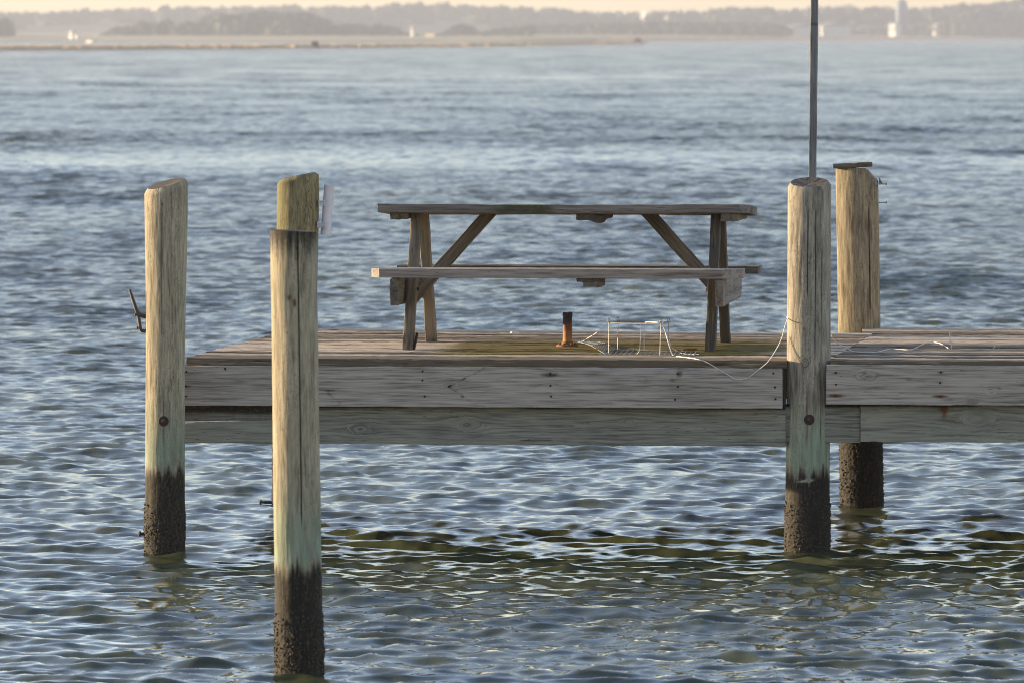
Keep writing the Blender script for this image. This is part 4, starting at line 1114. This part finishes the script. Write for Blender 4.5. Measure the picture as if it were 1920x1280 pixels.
def dish(px, py, rpx, d, tilt, lab):
    c = P(px, py, d); r = rpx*d/F; base = np.array([c[0], d, .8]); root = thing('dish_antenna', lab, 'antenna', base, 'white antennas above the far trees')
    ax = unit((math.sin(tilt), -.55, math.cos(tilt)*.6)); ax = unit((-math.cos(tilt), -.6, math.sin(tilt)))
    mb = MB(); lathe(mb, c, [(.2, 0), (r*.5, r*.06), (r*.8, r*.18), (r, r*.3), (r*.98, r*.33), (r*.78, r*.21), (r*.48, r*.09), (.15, r*.03)], 28, ax); mb.build('reflector', M['white'], root, base)
    mb = MB(); lathe(mb, base, [(r*.32, 0), (r*.22, (c[2] - .8)*.8), (r*.3, c[2] - .8 - r*.1), (r*.12, c[2] - .8)], 14); mb.build('pedestal', M['white'], root, base)
dish(1207, 30, 9, 4600, R(25), 'largest bright white dish antenna tilted above the far trees')
dish(1249, 35, 5, 4600, R(55), 'small white dish antenna just right of the bright dish')
dish(1590, 28, 8, 4700, R(35), 'pale dish antenna right of the thin pole on the far shore')
def radome(px, py, rpx, d, lab):
    c = P(px, py, d); r = rpx*d/F; base = np.array([c[0], d, .8]); root = thing('radome', lab, 'radome', base, 'white antennas above the far trees')
    mb = MB(); lathe(mb, c, [(r*math.cos(q), r*math.sin(q)*1.1) for q in np.linspace(-.6, 1.5, 14)], 24); mb.build('dome', M['white'], root, base)
    mb = MB(); lathe(mb, base, [(r*.85, 0), (r*.85, c[2] - .8 - r*.4)], 16); mb.build('base', M['white'], root, base)
radome(1108, 32, 10, 5000, 'wide pale radome left of the bright dish above the far trees')
radome(1152, 34, 9, 5000, 'smaller pale radome between the wide radome and the bright dish')
radome(1347, 29, 11, 5000, 'pale radome left of the thin pole above the far trees')
def blind(px, py0, py1, w, lab):
    d = dist_on(py1, 0) - 8; c = P(px, py1, d); c[2] = 0; ww = w*d/F; h = Z(py0, d)
    root = thing('duck_blind', lab, 'duck blind', c, 'duck blinds along the marsh edge')
    mb = MB(); rg = np.random.default_rng(int(px))
    vs = []; n = 18
    prof = [(1, .35), (1.03, .5), (1.0, .8), (.8, 1.0), (.1, .96)]
    for (k, hh) in prof:
        for q in range(n):
            t = 2*math.pi*q/n; e = 1/max(abs(math.cos(t)), abs(math.sin(t)))*.9
            vs.append(c + (ww/2*k*math.cos(t)*min(e, 1.2), ww*.4*k*math.sin(t)*min(e, 1.2), h*hh*(1 + .08*rg.normal())))
    mb.add(np.array(vs), [(i*n+q, i*n+(q+1) % n, (i+1)*n+(q+1) % n, (i+1)*n+q) for i in range(len(prof)-1) for q in range(n)] + [tuple(range(n))[::-1], tuple((len(prof)-1)*n+q for q in range(n))])
    mb.build('hut', M['hut'], root, c, smooth=False)
    for (sx, sy) in ((-.4, -.3), (.4, -.3), (-.4, .3), (.4, .3)):
        mb = MB(); tube(mb, [c + (sx*ww, sy*ww, -1), c + (sx*ww, sy*ww, h*.4)], .09, 6); mb.build('stilt', M['hut'], root, c)
blind(590.5, 79.5, 91.5, 15, 'dark duck blind on stilts at the marsh edge, left one')
blind(1196, 73.5, 83.5, 14, 'dark duck blind at the right tip of the marsh')

# ------------------------------------------------------------------ haze
def haze():
    x, y0, y1, z0, z1 = 4600, -420, 6650, -2.2, 40
    me = bpy.data.meshes.new('haze')
    me.from_pydata([(-x,y0,z0),(x,y0,z0),(x,y1,z0),(-x,y1,z0),(-x,y0,z1),(x,y0,z1),(x,y1,z1),(-x,y1,z1)], [], [(3,2,1,0),(4,5,6,7),(0,1,5,4),(1,2,6,5),(2,3,7,6),(3,0,4,7)])
    m = bpy.data.materials.new('haze_air'); m.use_nodes = True; t = m.node_tree; t.nodes.clear()
    o_ = t.nodes.new('ShaderNodeOutputMaterial'); v = t.nodes.new('ShaderNodeVolumePrincipled')
    v.inputs['Color'].default_value = (.365, .40, .495, 1); v.inputs['Density'].default_value = HAZE; v.inputs['Anisotropy'].default_value = .35
    t.links.new(v.outputs[0], o_.inputs['Volume'])
    me.materials.append(m); o = bpy.data.objects.new('haze', me); C.objects.link(o); o['kind'] = 'stuff'
HAZE = .00024
haze()

# ------------------------------------------------------------------ light, sky, camera
SUN_EL, SUN_AZ = R(8.0), R(73)                 # azimuth to the left of the view direction
sd = np.array([-math.sin(SUN_AZ)*math.cos(SUN_EL), math.cos(SUN_AZ)*math.cos(SUN_EL), math.sin(SUN_EL)])
l = bpy.data.lights.new('sun', 'SUN'); l.energy = 5.0; l.angle = R(.55); l.color = (1.0, .77, .47)
lo_ = bpy.data.objects.new('sun', l); C.objects.link(lo_)
from mathutils import Vector
lo_.rotation_euler = Vector(tuple(sd)).to_track_quat('Z', 'Y').to_euler()
w = bpy.data.worlds.new('World'); S.world = w; w.use_nodes = True; nt = w.node_tree; nt.nodes.clear()
bg = nt.nodes.new('ShaderNodeBackground'); sk = nt.nodes.new('ShaderNodeTexSky'); ow = nt.nodes.new('ShaderNodeOutputWorld')
sk.sky_type = 'NISHITA'; sk.sun_disc = False; sk.sun_elevation = SUN_EL; sk.sun_rotation = -SUN_AZ
sk.altitude = 0; sk.air_density = .75; sk.dust_density = .25; sk.ozone_density = .4
bg.inputs['Strength'].default_value = .098
mx = nt.nodes.new('ShaderNodeVectorMath'); mx.operation = 'MULTIPLY'; mx.inputs[1].default_value = (1.05, .962, 1.035)
nt.links.new(sk.outputs[0], mx.inputs[0]); nt.links.new(mx.outputs[0], bg.inputs[0]); nt.links.new(bg.outputs[0], ow.inputs[0])
cam = bpy.data.cameras.new('camera'); co = bpy.data.objects.new('camera', cam); C.objects.link(co); S.camera = co
co.location = (0, 0, CAMH); co.rotation_euler = (math.pi/2 - PIT, 0, 0)
cam.sensor_width = 36; cam.lens = 36*F/1920; cam.clip_start = .5; cam.clip_end = 30000
cam.dof.use_dof = True; cam.dof.focus_distance = 38.6; cam.dof.aperture_fstop = 11
vs_ = S.view_settings; vs_.view_transform = 'Standard'; vs_.look = 'None'; vs_.exposure = 1.95; vs_.gamma = 1; vs_.use_curve_mapping = False
S.render.engine = 'CYCLES'; cy = S.cycles; cy.pixel_filter_type = 'BLACKMAN_HARRIS'; cy.filter_width = 1.0
cy.use_denoising = True; cy.denoiser = 'OPENIMAGEDENOISE'; cy.denoising_prefilter = 'ACCURATE'; cy.denoising_input_passes = 'RGB_ALBEDO_NORMAL'; cy.max_bounces = 6; cy.diffuse_bounces = 3; cy.glossy_bounces = 3; cy.volume_bounces = 1
cy.use_adaptive_sampling = False; cy.sample_clamp_indirect = 6
